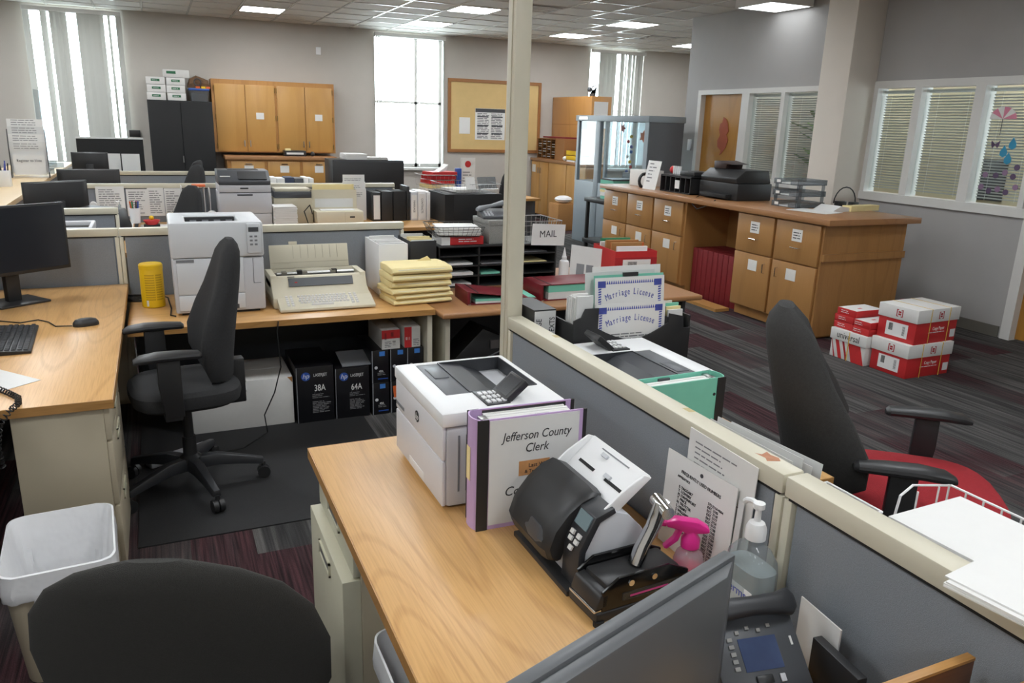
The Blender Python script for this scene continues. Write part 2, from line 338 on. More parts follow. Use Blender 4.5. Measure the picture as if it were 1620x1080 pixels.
# ---------------------------------------------------------------- far windows with vertical blinds
def far_window(n, a, c, mull=None):
    fr = B(); y = YW+.16
    for s in ((a, ZS, a+.05, ZH), (c-.05, ZS, c, ZH), (a, ZS, c, ZS+.06), (a, ZH-.05, c, ZH), (a, 2.02, c, 2.06)): fr.box(s[0], y, s[1], s[2], y+.05, s[3])
    if mull: fr.box(mull-.025, y, ZS, mull+.025, y+.05, ZH)
    w = struct(fr.done('window_%d' % n, 'white_trim'))
    BX('pane', 'glass', w, a+.04, y+.02, ZS+.03, c-.04, y+.026, ZH-.03)
    BX('sill', 'white_trim', w, a-.03, YW-.08, ZS-.05, c+.03, YW+.16, ZS, bev=.006)
    return w
mat('vane', 'b9b9b4', .7, var=.02); mat('vane_white', 'dfe3e2', .6, var=.02)
mb = bpy.data.materials.new('vane_cloth'); mb.use_nodes = True; MATS['vane_cloth'] = mb
_n = mb.node_tree.nodes; _p = _n['Principled BSDF']; _p.inputs['Base Color'].default_value = lin('c6c6c0'); _p.inputs['Roughness'].default_value = .8
_t = _n.new('ShaderNodeBsdfTranslucent'); _t.inputs[0].default_value = lin('c6c6c0'); _m = _n.new('ShaderNodeMixShader'); _m.inputs[0].default_value = .10
mb.node_tree.links.new(_p.outputs[0], _m.inputs[1]); mb.node_tree.links.new(_t.outputs[0], _m.inputs[2]); mb.node_tree.links.new(_m.outputs[0], _n['Material Output'].inputs[0])
def blinds(label, a, c, vanes, zb):
    t = T('vertical_blind', label, 'blind', ((a+c)/2, YW-.06, zb))
    BX('headrail', 'white_trim', t, a-(a+c)/2, -.03, ZH-zb-.06, c-(a+c)/2, .02, ZH-zb)
    for x, wd, ang in vanes:
        dx, dy = wd/2*math.cos(ang), wd/2*math.sin(ang); x -= (a+c)/2
        n = Vector((-dy, dx, 0)).normalized()*.0012
        b = B(); b.prism([(x-dx-n.x, -dy-n.y), (x-dx+n.x, -dy+n.y), (x+n.x*4, n.y*4+.004), (x+dx+n.x, dy+n.y), (x+dx-n.x, dy-n.y), (x-n.x*2, -n.y*2+.004)], 0, ZH-zb-.06, 'z')
        b.done('vane', 'vane_cloth', t)
    return t
far_window(1, *WIN[0]); far_window(2, *WIN[1], mull=4.36); far_window(3, *WIN[2])
blinds('grey vertical blind with wide light gaps at the left window', *WIN[0], [(-1.53, .09, .5), (-1.31, .09, .5), (-1.19, .09, .2), (-1.115, .09, .15), (-1.055, .08, .4), (-.83, .115, .12), (-.73, .115, .1), (-.63, .115, .08), (-.56, .06, .3), (-.46, .07, 1.1), (-.335, .08, .3)], ZS+.02)
blinds('white vertical blind slats drawn back from the bright bare window', *WIN[1], [(3.60+.03*k, .09, 1.45) for k in range(3)]+[(4.36, .09, 1.5), (4.78, .09, 1.4), (4.81, .09, 1.45)], ZS+.02)
blinds('pale vertical blind behind the glass fronted grey cabinet', *WIN[2], [(7.86, .09, .9), (8.04, .12, .15), (8.13, .12, .2), (8.22, .12, .25), (8.31, .12, .15), (8.5, .12, .3), (8.58, .1, .7), (8.67, .12, .3), (8.76, .11, .5), (8.85, .12, .2), (8.93, .11, .35)], ZS+.02)
# ---------------------------------------------------------------- right wall joinery
def jfr(n, segs):
    b = B()
    for y0, y1, z0, z1, d in segs: b.box(XR-.02-d, y0, z0, XR+.13, y1, z1)
    return struct(b.done('trim_%d' % n, 'white_trim'))
jfr(2, [(9.05, 9.12, 0, 2.25, 0), (8.15, 8.22, 0, 2.25, 0), (8.22, 9.05, 2.19, 2.25, 0), (6.57, 8.15, 2.19, 2.25, 0), (7.46, 7.52, 1.15, 2.19, 0), (6.57, 8.15, 1.10, 1.17, .01), (8.08, 8.15, 1.17, 2.19, 0)])
jfr(3, [(4.39, 6.17, 2.2, 2.27, 0), (4.36, 6.19, 1.08, 1.16, .012), (5.6, 5.68, 1.16, 2.2, 0), (4.94, 5.04, 1.16, 2.2, 0), (4.40, 4.45, 1.16, 2.2, 0), (6.12, 6.17, 1.16, 2.2, 0)])
jfr(4, [(4.28, 4.37, 0, 2.22, 0), (3.30, 3.38, 0, 2.22, 0), (3.38, 4.28, 2.15, 2.22, 0)])
d1 = struct(BX('door_1', 'door_wood', None, XR+.06, 8.22, .01, XR+.1, 9.05, 2.19)); 
d2 = struct(BX('door_2', 'door_wood', None, XR+.06, 3.38, .01, XR+.1, 4.28, 2.15))
BX('door_knob', 'steel', d1, XR+.03, 8.29, .98, XR+.06, 8.34, 1.03, bev=.01)
BX('door_knob', 'steel', d2, XR+.03, 4.2, .98, XR+.06, 4.24, 1.03, bev=.01)
mat('seahorse', 'a4573e', .7, var=.1)
cut = [(-.02, .28), (.03, .24), (.06, .16), (.08, .06), (.05, .0), (.085, -.08), (.06, -.2), (.0, -.3), (-.03, -.33), (-.015, -.26), (-.075, -.2), (-.085, -.1), (-.05, -.01), (-.075, .08), (-.065, .17), (-.03, .2)]
tag(B().prism([(8.60-a*1.25, b*.8+1.68) for a, b in cut], XR+.05, XR+.058, 'x').done('paper_cutout', 'seahorse'), 'red paper seahorse cutout stuck on the wooden door', 'decoration')
for k, (a, c) in enumerate(((6.57, 7.46), (7.52, 8.08), (5.68, 6.12), (5.04, 5.6), (4.45, 4.94))):
    w = struct(BX('window_%d' % (k+4), 'glass', None, XR+.05, a, 1.17, XR+.056, c, 2.19))
# mini blinds inside the office
def mini_blind(a, c, z0, z1, label):
    t = T('mini_blind', label, 'blind', (XR+.1, (a+c)/2, z0), 0); h = (c-a)/2-.01
    BX('headrail', 'white_trim', t, -.02, -h, z1-z0-.03, .02, h, z1-z0)
    b = B(); n = int((z1-z0-.05)/.026)
    for k in range(n):
        z = .02+k*.026
        b.quad((-.008, -h, z+.007), (.008, -h, z-.007), (.008, h, z-.007), (-.008, h, z+.007))
    o = b.done('slats', 'vane', t); o['kind'] = 'stuff'
    for s in (-.6, .6): B().cyl((-.012, h*s, 0), (-.012, h*s, z1-z0-.03), .0015, n=4).done('ladder_cord', 'white_trim', t)
for a, c, l in ((6.57, 7.46, 'white mini blind beside the square column, door side'), (7.52, 8.08, 'white mini blind in the pane next to the wooden door'), (5.68, 6.12, 'white mini blind in the pane nearest the column, outer side'), (5.04, 5.6, 'white mini blind in the middle pane of the triple window'), (4.45, 4.94, 'white mini blind behind the striped umbrella decoration')):
    mini_blind(a, c, 1.19, 2.18, l)
# office behind the glass
wall_boxes('wall_office', mat('office_wall', 'cfc3a4', .8, var=.03), [(9.4, 3.0, 0, 9.52, 5.2, 1.1), (9.4, 3.0, 2.6, 9.52, 5.2, ZC), (9.4, 3.0, 0, 9.52, 3.4, ZC), (9.4, 4.9, 0, 9.52, 9.3, ZC), (XR+.12, 2.9, 0, 9.52, 3.0, ZC)])
panel_light(8.2, 5.6, ZC-.03, 'square ceiling panel inside the glazed side office'); panel_light(8.2, 7.8, ZC-.03, 'square ceiling panel inside the side office behind the door')
struct(BX('baseboard_right', mat('cove_base', '6a675f', .6), None, XR-.012, 4.395, 0, XR, 6.165, .1))
# ---------------------------------------------------------------- cubicle partitions
def partition(label, x, y, L, rot, h=1.07, th=.056, rails=(1, 1)):
    """panel running along local +x from its base corner; th along local y (0..th)"""
    t = T('partition', label, 'partition', (x, y, 0), rot, 'grey fabric cubicle partitions')
    BX('fabric_panel', 'grey_fabric', t, .03, .010, .08, L-.03, th-.010, h-.045)
    B().box(.012, .004, h-.05, L-.012, th-.004, h-.044).done('gap_strip', 'black_gap', t)
    BX('cap', 'cream_metal', t, .001, 0, h-.044, L-.001, th, h, bev=.004)
    BX('base_rail', 'cream_dark', t, 0, .004, 0, L, th-.004, .08)
    if rails[0]: BX('end_rail', 'cream_metal', t, 0, .003, .08, .022, th-.003, h-.05, bev=.003)
    if rails[1]: BX('end_rail', 'cream_metal', t, L-.022, .003, .08, L, th-.003, h-.05, bev=.003)
    return t
P1 = partition('long grey partition running from the cream post past the white printers', 1.168, 1.083, 1.395, PI/2)
P2 = partition('grey partition panel behind the desk phone and sanitizer', 1.168, -.55, 1.628, PI/2)
B().quad((.055, .015, 1.0702), (.07, .006, 1.0702), (.088, .012, 1.0702), (.105, .008, 1.0702), (.098, .028, 1.0702), (.11, .038, 1.0702), (.08, .034, 1.0702), (.066, .042, 1.0702)).done('paint_chip', 'old_paint', P1)
for q in (.36, 1.08): B().quad((q, .004, 1.0703), (q+.03, .004, 1.0703), (q+.034, .022, 1.0703), (q+.004, .022, 1.0703)).done('tape_scrap', 'tape', P1)
partition('low grey partition behind the black monitor on the left desk', -.955, 5.135, .718, 0)
partition('grey partition behind the big laser printer and typewriter', -.235, 5.135, 1.745, 0)
partition('short grey partition stub behind the small shredder bin', -.93, 6.27, .655, 0)
partition('grey partition with papers pinned on it behind the pen cup', -.93, 8.42, 1.50, 0)
partition('grey partition behind the light grey printer and manila folders', .575, 8.42, 1.8, 0)
partition('farthest grey partition in front of the black cabinet', -.6, 10.22, 1.6, 0)
post = T('power_pole', 'tall cream metal pole at the end of the long partition', 'pole', (1.112, 2.482, 0))
BX('pole', 'cream_metal', post, 0, 0, 0, .06, .064, ZC-.01, bev=.004)
BX('cover_strip', 'cream_metal', post, -.004, .02, .1, 0, .044, ZC-.01)
# ---------------------------------------------------------------- desks
def desktop(t, x0, y0, x1, y1, z, m='oak_top', edge='oak_edge', th=.034, e=.003):
    BX('desktop', m, t, x0+e, y0+e, z-th, x1-e, y1-e, z, bev=.002)
    b = B()
    b.box(x0, y0, z-th, x1, y0+e, z-.001); b.box(x0, y1-e, z-th, x1, y1, z-.001); b.box(x0, y0+e, z-th, x0+e, y1-e, z-.001); b.box(x1-e, y0+e, z-th, x1, y1-e, z-.001)
    b.done('edge_band', edge, t)
def pedestal(t, x0, y0, x1, y1, z, face='-x', m='putty', fm='putty_light', rows=(.02, .30, .56, .69), proud=()):
    """drawer pedestal as parts of t; drawers open on the given face"""
    BX('pedestal', m, t, x0, y0, 0, x1, y1, z, bev=.004)
    for k in range(len(rows)-1):
        a, c = rows[k]+.004, rows[k+1]-.004; d = .02+(.03 if k in proud else 0)
        if face == '-x': fr = BX('drawer_front', fm, t, x0-d, y0+.004, a, x0, y1-.004, c, bev=.003)
        elif face == '+x': fr = BX('drawer_front', fm, t, x1, y0+.004, a, x1+d, y1-.004, c, bev=.003)
        elif face == '-y': fr = BX('drawer_front', fm, t, x0+.004, y0-d, a, x1-.004, y0, c, bev=.003)
        ym = (y0+y1)/2; zz = c-.055; b = B()
        if face in ('-x', '+x'):
            xx = x0-d if face == '-x' else x1+d; s = -1 if face == '-x' else 1
            for q in ((ym-.075, zz-.022, ym+.075, zz-.016), (ym-.075, zz+.016, ym+.075, zz+.022), (ym-.075, zz-.022, ym-.068, zz+.022), (ym+.068, zz-.022, ym+.075, zz+.022)):
                b.box(min(xx, xx+s*.006), q[0], q[1], max(xx, xx+s*.006), q[2], q[3])
            b.done('pull', 'putty_light', fr)
            B().box(min(xx, xx+s*.002), ym-.068, zz-.016, max(xx, xx+s*.002), ym+.068, zz+.016).done('pull_recess', 'slate', fr)
# desk A, front
dA = T('office_desk', 'oak laminate desk carrying the white printer, scanner and phone', 'desk', (.36, -.3, 0))
desktop(dA, 0, 0, .75, 2.61, .74)
pedestal(dA, .045, 2.10, .70, 2.575, .705, '-x', 'putty', 'putty_light', rows=(.03, .565, .70), proud=(0,))
BX('side_panel', 'putty', dA, .04, .02, 0, .72, .05, .705)
# left desk
dL = T('office_desk', 'oak laminate desk with keyboard and mouse beside the beige bin', 'desk', (-.995, 2.98, 0))
desktop(dL, 0, 0, .783, 2.148, .74)
pedestal(dL, .455, .025, .745, .62, .705, '+x', 'putty', 'putty', rows=(.03, .31, .57, .70))
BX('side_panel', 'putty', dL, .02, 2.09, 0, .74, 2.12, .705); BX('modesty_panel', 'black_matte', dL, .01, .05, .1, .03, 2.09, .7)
# desk B (typing return)
dB = T('typing_desk', 'lower oak desk under the big laser printer and typewriter', 'desk', (-.205, 4.285, 0))
desktop(dB, 0, 0, 1.655, .845, .66, 'oak_top_x')
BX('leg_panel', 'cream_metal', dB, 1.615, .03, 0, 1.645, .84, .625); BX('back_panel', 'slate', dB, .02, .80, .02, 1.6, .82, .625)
# desk C (mail table)
dC = T('office_table', 'brown laminate table holding red binders and the black mail sorter', 'table', (1.455, 4.17, 0))
BX('tabletop', 'counter_lam', dC, 0, 0, .62, 1.87, 1.2, .655, bev=.012, seg=3)
for x in (.06, 1.79): BX('leg_panel', 'cream_metal' if x < .1 else 'slate', dC, x, .12, 0, x+.03, 1.15, .62)
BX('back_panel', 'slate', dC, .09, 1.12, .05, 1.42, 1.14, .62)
# desk D (right workstation)
dD = T('office_desk', 'oak desk on the far side of the long partition', 'desk', (1.175, -.3, 0))
desktop(dD, 0, 0, .52, 1.85, .74); desktop(dD, 0, 1.851, .62, 2.95, .74)
for y in (.05, 1.9, 2.88): BX('leg_panel', 'putty', dD, .05, y, 0, .48, y+.03, .705)
# desk E (second typing desk)
dE = T('typing_desk', 'oak desk under the light grey printer and row of binders', 'desk', (-.2, 7.56, 0))
desktop(dE, 0, 0, 3.05, .855, .70, 'oak_top_x')
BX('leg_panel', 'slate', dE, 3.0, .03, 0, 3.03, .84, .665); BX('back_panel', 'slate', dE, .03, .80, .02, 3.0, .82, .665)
dF = T('office_desk', 'oak desk with white desk pad behind the partition stub', 'desk', (-.93, 6.34, 0))
desktop(dF, 0, 0, .70, 2.06, .735)
for y in (.05, 1.98): BX('leg_panel', 'putty', dF, .05, y, 0, .66, y+.03, .70)
dG = T('office_desk', 'oak desk behind the pinned up papers, near the tall monitor', 'desk', (-.93, 8.49, 0)); desktop(dG, 0, 0, .75, 1.7, .735)
for y in (.05, 1.6): BX('leg_panel', 'putty', dG, .05, y, 0, .7, y+.03, .70)
dH = T('office_desk', 'far oak desk under the large black box and wire basket', 'desk', (1.9, 9.9, 0)); desktop(dH, 0, 0, 3.0, .9, .735, 'oak_top_x')
for x in (.05, 2.9): BX('leg_panel', 'slate', dH, x, .03, 0, x+.03, .85, .70)
dI = T('office_desk', 'oak desk with upright books behind the light grey printer', 'desk', (.65, 8.5, 0)); desktop(dI, 0, 0, 1.7, .7, .735, 'oak_top_x')
for x in (.05, 1.6): BX('leg_panel', 'slate', dI, x, .03, 0, x+.03, .65, .70)
# service counter on the left
sc = T('service_counter', 'light wood service counter along the public side', 'counter', (-1.0, 1.6, 0))
BX('countertop', 'light_lam', sc, -.62, 0, 1.03, 0, 10.4, 1.07, bev=.004)
BX('front_panel', 'slate', sc, -.12, .02, 0, -.06, 10.38, 1.03); BX('end_panel', 'slate', sc, -.55, .02, 0, -.12, .06, 1.03)
# ---------------------------------------------------------------- wood island
isl = T('cabinet_island', 'long wooden cabinet island with labelled drawers and doors', 'cabinet', (5.06, 4.87, 0))
b = B(); b.box(.03, .01, .10, .98, 1.09, 1.0); b.box(.03, 1.92, .10, .98, 3.6, 1.0); b.box(.6, 1.09, .10, .98, 1.92, 1.0); b.box(.09, .03, 0, .95, 1.09, .10); b.box(.09, 1.92, 0, .95, 3.55, .10)
b.done('carcass', 'island_wood', isl)
BX('countertop', 'counter_lam', isl, -.03, -.09, 1.0, 1.05, 3.65, 1.05, bev=.003)
BX('end_panel', 'counter_end', isl, .02, -.005, .02, .985, .01, 1.0); BX('end_rail', 'counter_end', isl, .02, -.03, .69, .985, -.005, .75)
BX('toe_board', 'oak_edge', isl, -.12, 1.12, .0, .05, 1.95, .03)
def isl_unit(y0, y1, hinge, kind=0):
    dr = BX('drawer', 'island_wood', isl, .005, y0+.008, .635, .03, y1-.008, .985, bev=.002); ym = (y0+y1)/2
    BX('label_card', 'label_white', dr, .003, ym-.06, .82, .005, ym+.06, .925)
    B().tube([(.005, ym-.05, .765), (-.02, ym-.045, .765), (-.02, ym+.045, .765), (.005, ym+.05, .765)], .005).done('pull', 'chrome', dr)
    lines('print', 'ink', dr, frame((.0025, ym, .872), (0, -1, 0), (0, 0, 1)), .09, .07, 3, seed=int(y0*9))
    do = BX('door', 'island_wood', isl, .005, y0+.008, .115, .03, y1-.008, .622, bev=.002); s = 1 if hinge else -1
    BX('label_card', 'label_white', do, .003, ym-.06-.02*s, .47, .005, ym+.06-.02*s, .57)
    yh = ym-s*(y1-y0)*.36
    B().tube([(.005, yh, .47), (-.02, yh, .475), (-.02, yh, .555), (.005, yh, .56)], .005).done('pull', 'chrome', do)
for a, c, hg in ((.02, .555, 0), (.575, 1.08, 1), (1.95, 2.5, 1), (2.52, 3.05, 1), (3.06, 3.59, 1)): isl_unit(a, c, hg)
# ---------------------------------------------------------------- far wall furniture
bc = T('storage_cabinet', 'tall black metal storage cabinet stacked with white boxes', 'cabinet', (-.043, 13.38, 0))
BX('body', 'black_matte', bc, 0, .02, 0, .92, .47, 1.92, bev=.004)
for x in (.005, .463): BX('door', 'black_matte', bc, x, 0, .05, x+.452, .022, 1.90, bev=.004)
BX('handle', 'steel', bc, .44, -.02, 1.0, .455, 0, 1.1)
uc = T('wall_cabinet', 'honey coloured wooden wall cabinet with four doors', 'cabinet', (.885, 13.5, 1.16))
BX('body', 'birch_panel', uc, 0, .02, 0, 1.905, .365, 1.11)
xs = [.045, .50, .985, 1.43]; ws = [.445, .445, .435, .435]
for k in range(4):
    d = BX('door', 'birch', uc, xs[k], 0, .015, xs[k]+ws[k], .022, 1.04, bev=.003)
    xh = xs[k]+(ws[k]-.04 if k % 2 == 0 else .04)
    BX('pull', 'chrome', d, xh-.006, -.022, .09, xh+.006, 0, .19)
    xo = xs[k]+(-.012 if k % 2 == 0 else ws[k]+.002)
    for z in (.06, .5, .93): BX('hinge', 'brass', d, xo, -.006, z, xo+.012, .012, z+.08)
    if k in (1, 3): BX('label_card', 'label_white', d, xs[k]+.15, -.003, .52, xs[k]+.27, 0, .62)
lc = T('base_cabinet', 'wooden base cabinet with labelled drawers under the wall cabinet', 'cabinet', (1.0, 13.22, 0))
BX('body', 'birch_panel', lc, .03, .02, .1, 1.70, .64, 1.06); BX('countertop', 'counter_lam', lc, 0, -.03, 1.06, 1.74, .645, 1.115, bev=.003); BX('plinth', 'black_matte', lc, .05, .06, 0, 1.68, .62, .1)
for k in range(3):
    x = .09+k*.55; d = BX('drawer', 'birch', lc, x, 0, .70, x+.50, .022, 1.03, bev=.003)
    BX('label_card', 'label_white', d, x+.19, -.003, .86, x+.33, 0, .97); BX('pull', 'chrome', d, x+.21, -.02, .99, x+.31, 0, 1.0); BX('door', 'birch', lc, x, 0, .13, x+.50, .022, .68, bev=.003)
bb = T('bulletin_board', 'bulletin board covered in kraft paper in a brown wood frame', 'board', (5.84, 13.868, 1.2))
b = B()
for q in ((-.93, 0, .93, .055), (-.93, 1.235, .93, 1.29), (-.93, .055, -.875, 1.235), (.875, .055, .93, 1.235)): b.box(q[0], -.035, q[1], q[2], 0, q[3])
b.done('frame', 'cork_wood', bb); BX('backing', 'kraft', bb, -.876, -.018, .054, .876, 0, 1.236)
tag(BX('notice_sheet', 'paper', None, 5.13, 13.845, 1.53, 5.34, 13.849, 1.82), 'small white notice pinned low on the kraft board', 'notice')
ps = T('wall_poster', 'labour law style poster with dark header on the kraft board', 'poster', (5.68, 13.848, 1.43))
BX('sheet', 'paper', ps, -.24, -.004, 0, .36, 0, .56); BX('header', 'slate', ps, -.235, -.006, .49, .355, -.004, .555)
lines('print', 'ink_soft', ps, frame((.06, -.0045, .25), (1, 0, 0), (0, 0, 1)), .54, .46, 16, cols=[(-.48, -.03), (.03, .48)], seed=3, th=.5)
b = B(); [b.box(-.2+q*.29, -.006, z, .02+q*.29, -.004, z+.022) for q in (0, 1) for z in (.1, .24, .4)]; b.done('heading_bars', 'slate', ps)
tag(BX('wall_thermostat', 'white_plastic', None, 2.585, 13.845, 2.74, 2.665, 13.868, 2.86, bev=.004), 'small white wall sensor high above the wooden cabinet', 'sensor')
# right hand hutch by the far wall
lw = T('base_cabinet', 'low wooden cabinet carrying brown mail sorter and yellow trays', 'cabinet', (6.62, 11.7, 0))
BX('body', 'birch_panel', lw, .02, 0, .08, .40, 2.15, 1.08); BX('countertop', 'counter_lam', lw, -.02, -.02, 1.08, .40, 2.16, 1.12); BX('plinth', 'black_matte', lw, .05, .02, 0, .4, 2.14, .08)
for k, (a, c) in enumerate(((.02, .7), (.72, 1.4), (1.42, 1.78), (1.79, 2.13))):
    d = BX('door', 'birch', lw, 0, a, .1, .02, c, 1.06, bev=.003)
    if k > 1: BX('pull', 'chrome', d, -.02, (c-.06 if k == 2 else a+.03), .85, 0, (c-.04 if k == 2 else a+.05), .95)
    if k == 3: BX('label_card', 'label_white', d, -.003, a+.16, .86, 0, a+.3, 1.0)
tw = T('tall_cabinet', 'tall plain wooden cabinet with a small calendar taped on', 'cabinet', (7.03, 12.35, 0))
BX('body', 'birch_panel', tw, 0, 0, 0, .4, 1.5, 2.24, bev=.004); BX('groove', 'cork_wood', tw, -.002, 0, 1.75, 0, 1.5, 1.756)
BX('paper', 'paper', tw, .05, -.004, 1.7, .33, 0, 2.15)
cal = T('wall_calendar', 'small wall calendar with photo strip on the tall cabinet side', 'calendar', (7.029, 12.6, 1.42)); BX('page', 'paper', cal, -.004, -.13, 0, 0, .13, .26); BX('picture', 'grey_cab_dark', cal, -.004, -.13, .26, 0, .13, .48)
# glazed grey cabinet
gc = T('glass_cabinet', 'grey metal display cabinet with glass doors and solid side', 'cabinet', (5.95, 8.91, 0))
L, W, Hh = 1.95, .55, 1.89
BX('base', 'grey_cab', gc, 0, 0, 0, W, L, .93, bev=.004); BX('top', 'grey_cab', gc, -.02, -.02, Hh-.08, W+.02, L+.02, Hh, bev=.004); BX('side_panel', 'grey_cab_dark', gc, .01, -.012, .0, W, 0, Hh-.08)
BX('corner_post', 'grey_cab', gc, 0, 0, .93, .05, .09, Hh-.08); BX('corner_post', 'grey_cab', gc, 0, L-.06, .93, .05, L, Hh-.08); BX('corner_post', 'grey_cab', gc, W-.05, L-.06, .93, W, L, Hh-.08); BX('side_wall', 'grey_cab_dark', gc, .05, 0, .93, W, .02, Hh-.08)
BX('door_stile', 'grey_cab', gc, -.01, 1.24, .0, .05, 1.36, Hh-.08, bev=.003)
for a, c in ((.09, 1.24), (1.36, L-.06)): BX('glass_pane', 'acrylic', gc, .02, a, .93, .026, c, Hh-.08)
BX('glass_pane', 'acrylic', gc, W-.03, .02, .93, W-.024, L-.06, Hh-.08)
BX('vent', 'steel', gc, -.025, L-.35, Hh-.06, -.02, L-.1, Hh-.02)
# ---------------------------------------------------------------- shared builders
def rim(b, x0, y0, x1, y1, a0, c0, a1, c1, z0, z1):
    o = [(x0, y0), (x1, y0), (x1, y1), (x0, y1)]; i = [(a0, c0), (a1, c0), (a1, c1), (a0, c1)]
    V = [(*p, z0) for p in o]+[(*p, z1) for p in o]+[(*p, z0) for p in i]+[(*p, z1) for p in i]; F = []
    for k in range(4):
        j = (k+1) % 4; F += [(k, j, 4+j, 4+k), (4+k, 4+j, 12+j, 12+k), (12+k, 12+j, 8+j, 8+k), (8+k, 8+j, j, k)]
    b._add(V, F); return b
def rrect(hx, hy, r, n=5, cx=0, cy=0):
    """rounded rectangle outline"""
    P = []
    for sx, sy, a in ((1, 1, 0), (-1, 1, 1), (-1, -1, 2), (1, -1, 3)):
        for k in range(n+1):
            t = (a+k/n)*PI/2; P.append((cx+sx*(hx-r)+r*math.cos(t), cy+sy*(hy-r)+r*math.sin(t)))
    return P
def sell(hx, hy, p=2.6, n=24):
    P = []
    for k in range(n):
        t = 2*PI*k/n; c, s = math.cos(t), math.sin(t)
        P.append((hx*math.copysign(abs(c)**(2/p), c), hy*math.copysign(abs(s)**(2/p), s)))
    return P
def backrest(t, prof, m, wrap=.35, p=2.6, name='backrest'):
    """prof: (z, x, halfwidth, halfthick) bottom to top; forward is +x"""
    R = []
    for z, x, hw, ht in prof:
        R.append([Vector((x+px-wrap*0+ (py*py)*wrap, py, z)) for px, py in sell(ht, hw, p, 40)])
    z, x, hw, ht = prof[-1]
    R.append([Vector((x+px*.5+(py*py)*.15, py*.55, z+ht*.75)) for px, py in sell(ht, hw, p, 40)])
    z, x, hw, ht = prof[0]
    R.insert(0, [Vector((x+px*.5, py*.6, z-ht*.6)) for px, py in sell(ht, hw, p, 40)])
    return B().loft(R).done(name, m, t, smooth=True)
def chair_base(t, m='black_plastic', r=.31, rot=0, h=.40):
    for k in range(5):
        a = rot+k*2*PI/5; c, s = math.cos(a), math.sin(a); rings = []
        for rr, z, wd, th in ((.03, .125, .034, .03), (.12, .13, .03, .028), (.22, .112, .024, .022), (r, .088, .02, .016)):
            rings.append([Vector((rr*c-q*s, rr*s+q*c, z+w)) for q, w in ((-wd, -th), (wd, -th), (wd*.7, th), (-wd*.7, th))])
        lg = B().loft(rings).done('base_leg', m, t, bev=.006)
        px, py = r*c, r*s; b = B(); d = Vector((-s, c, 0))
        for q in (-.014, .014): b.cyl(Vector((px, py, .03))+d*(q-.011), Vector((px, py, .03))+d*(q+.011), .03, n=14)
        b.cyl((px, py, .05), (px, py, .08), .01); b.done('caster', 'black_plastic', t, smooth=True)
    B().lathe([(.05, .10), (.05, .155), (.032, .17), (.03, .26), (.024, .26), (.022, h)], n=16).done('gas_column', 'black_plastic', t, smooth=True)
    BX('tilt_mechanism', 'black_plastic', t, -.12, -.07, h-.02, .12, .07, h+.035, bev=.01)
def chair_seat(t, m, z=.46, hx=.245, hy=.25, th=.045, cx=.03):
    R = []
    for q, dz in ((.86, -th), (.97, -th*.6), (1, 0), (.985, th*.5), (.9, th*.85), (.6, th)): R.append([Vector((cx+x*q, y*q, z+dz)) for x, y in sell(hx, hy, 3.4, 28)])
    return B().loft(R).done('seat', m, t, smooth=True)
def armrest(t, x, y, z, L=.26, post=.07, zb=.44, m='black_plastic', lean=0):
    a = B()
    R = []
    for q, hw, hz, dz in ((-.5, .018, .010, -.006), (-.46, .034, .016, -.002), (-.2, .042, .018, .002), (.15, .045, .019, .004), (.4, .040, .017, -.002), (.5, .022, .010, -.010)):
        R.append([Vector((x+q*L, y+a_, z+dz+b_)) for a_, b_ in sell(hw, hz, 2.6, 14)])
    o = a.loft(R).done('arm_pad', m, t, smooth=True)
    b = B(); s = 1 if y > 0 else -1
    b.loft([[Vector((x+dx*post+lean, y+dy*.014, z-.012)) for dx, dy in ((-.6, -1), (.6, -1), (.6, 1), (-.6, 1))], [Vector((x+dx*post, y+dy*.016, z-.13)) for dx, dy in ((-.62, -1), (.62, -1), (.62, 1), (-.62, 1))], [Vector((x+dx*post-.01, y+dy*.016-s*.005, zb)) for dx, dy in ((-.5, -1), (.5, -1), (.5, 1), (-.5, 1))]])
    b.box(x-.04, min(y, y-s*.12), zb-.02, x+.03, max(y, y-s*.12), zb+.005)
    b.done('arm_post', m, t, bev=.004)
TALL = [(.60, -.205, .165, .035), (.68, -.20, .19, .042), (.78, -.215, .20, .045), (.88, -.235, .185, .045), (.97, -.255, .155, .043), (1.05, -.27, .125, .042), (1.12, -.28, .105, .038), (1.155, -.285, .085, .03)]
THICK = [(.56, -.17, .17, .05), (.66, -.165, .215, .062), (.76, -.175, .225, .065), (.87, -.195, .20, .062), (.97, -.215, .165, .056), (1.06, -.23, .135, .052), (1.13, -.24, .11, .045), (1.165, -.245, .085, .032)]
# ---------------------------------------------------------------- left chair
ch = T('office_chair', 'black high back office chair at the oak desk with keyboard', 'chair', (.035, 3.74, .006), PI+.10, 'office chairs')
chair_base(ch, 'dark_plastic', .33, .5, h=.43); chair_seat(ch, 'black_fabric', .50, .24, .24, .05, .0)
backrest(ch, THICK, 'black_fabric', wrap=1.9)
for y in (-.27, .27): armrest(ch, .085, y, .735, .27, .075, .46)
b = B(); b.box(-.27, -.03, .40, -.21, .03, .62); b.box(-.27, -.03, .40, -.05, .03, .43); b.done('back_bracket', 'black_plastic', ch, bev=.006)
b = B(); [b.cyl((-.275, 0, z), (-.268, 0, z), .012) for z in (.45, .5)]; b.done('bolts', 'steel', ch)
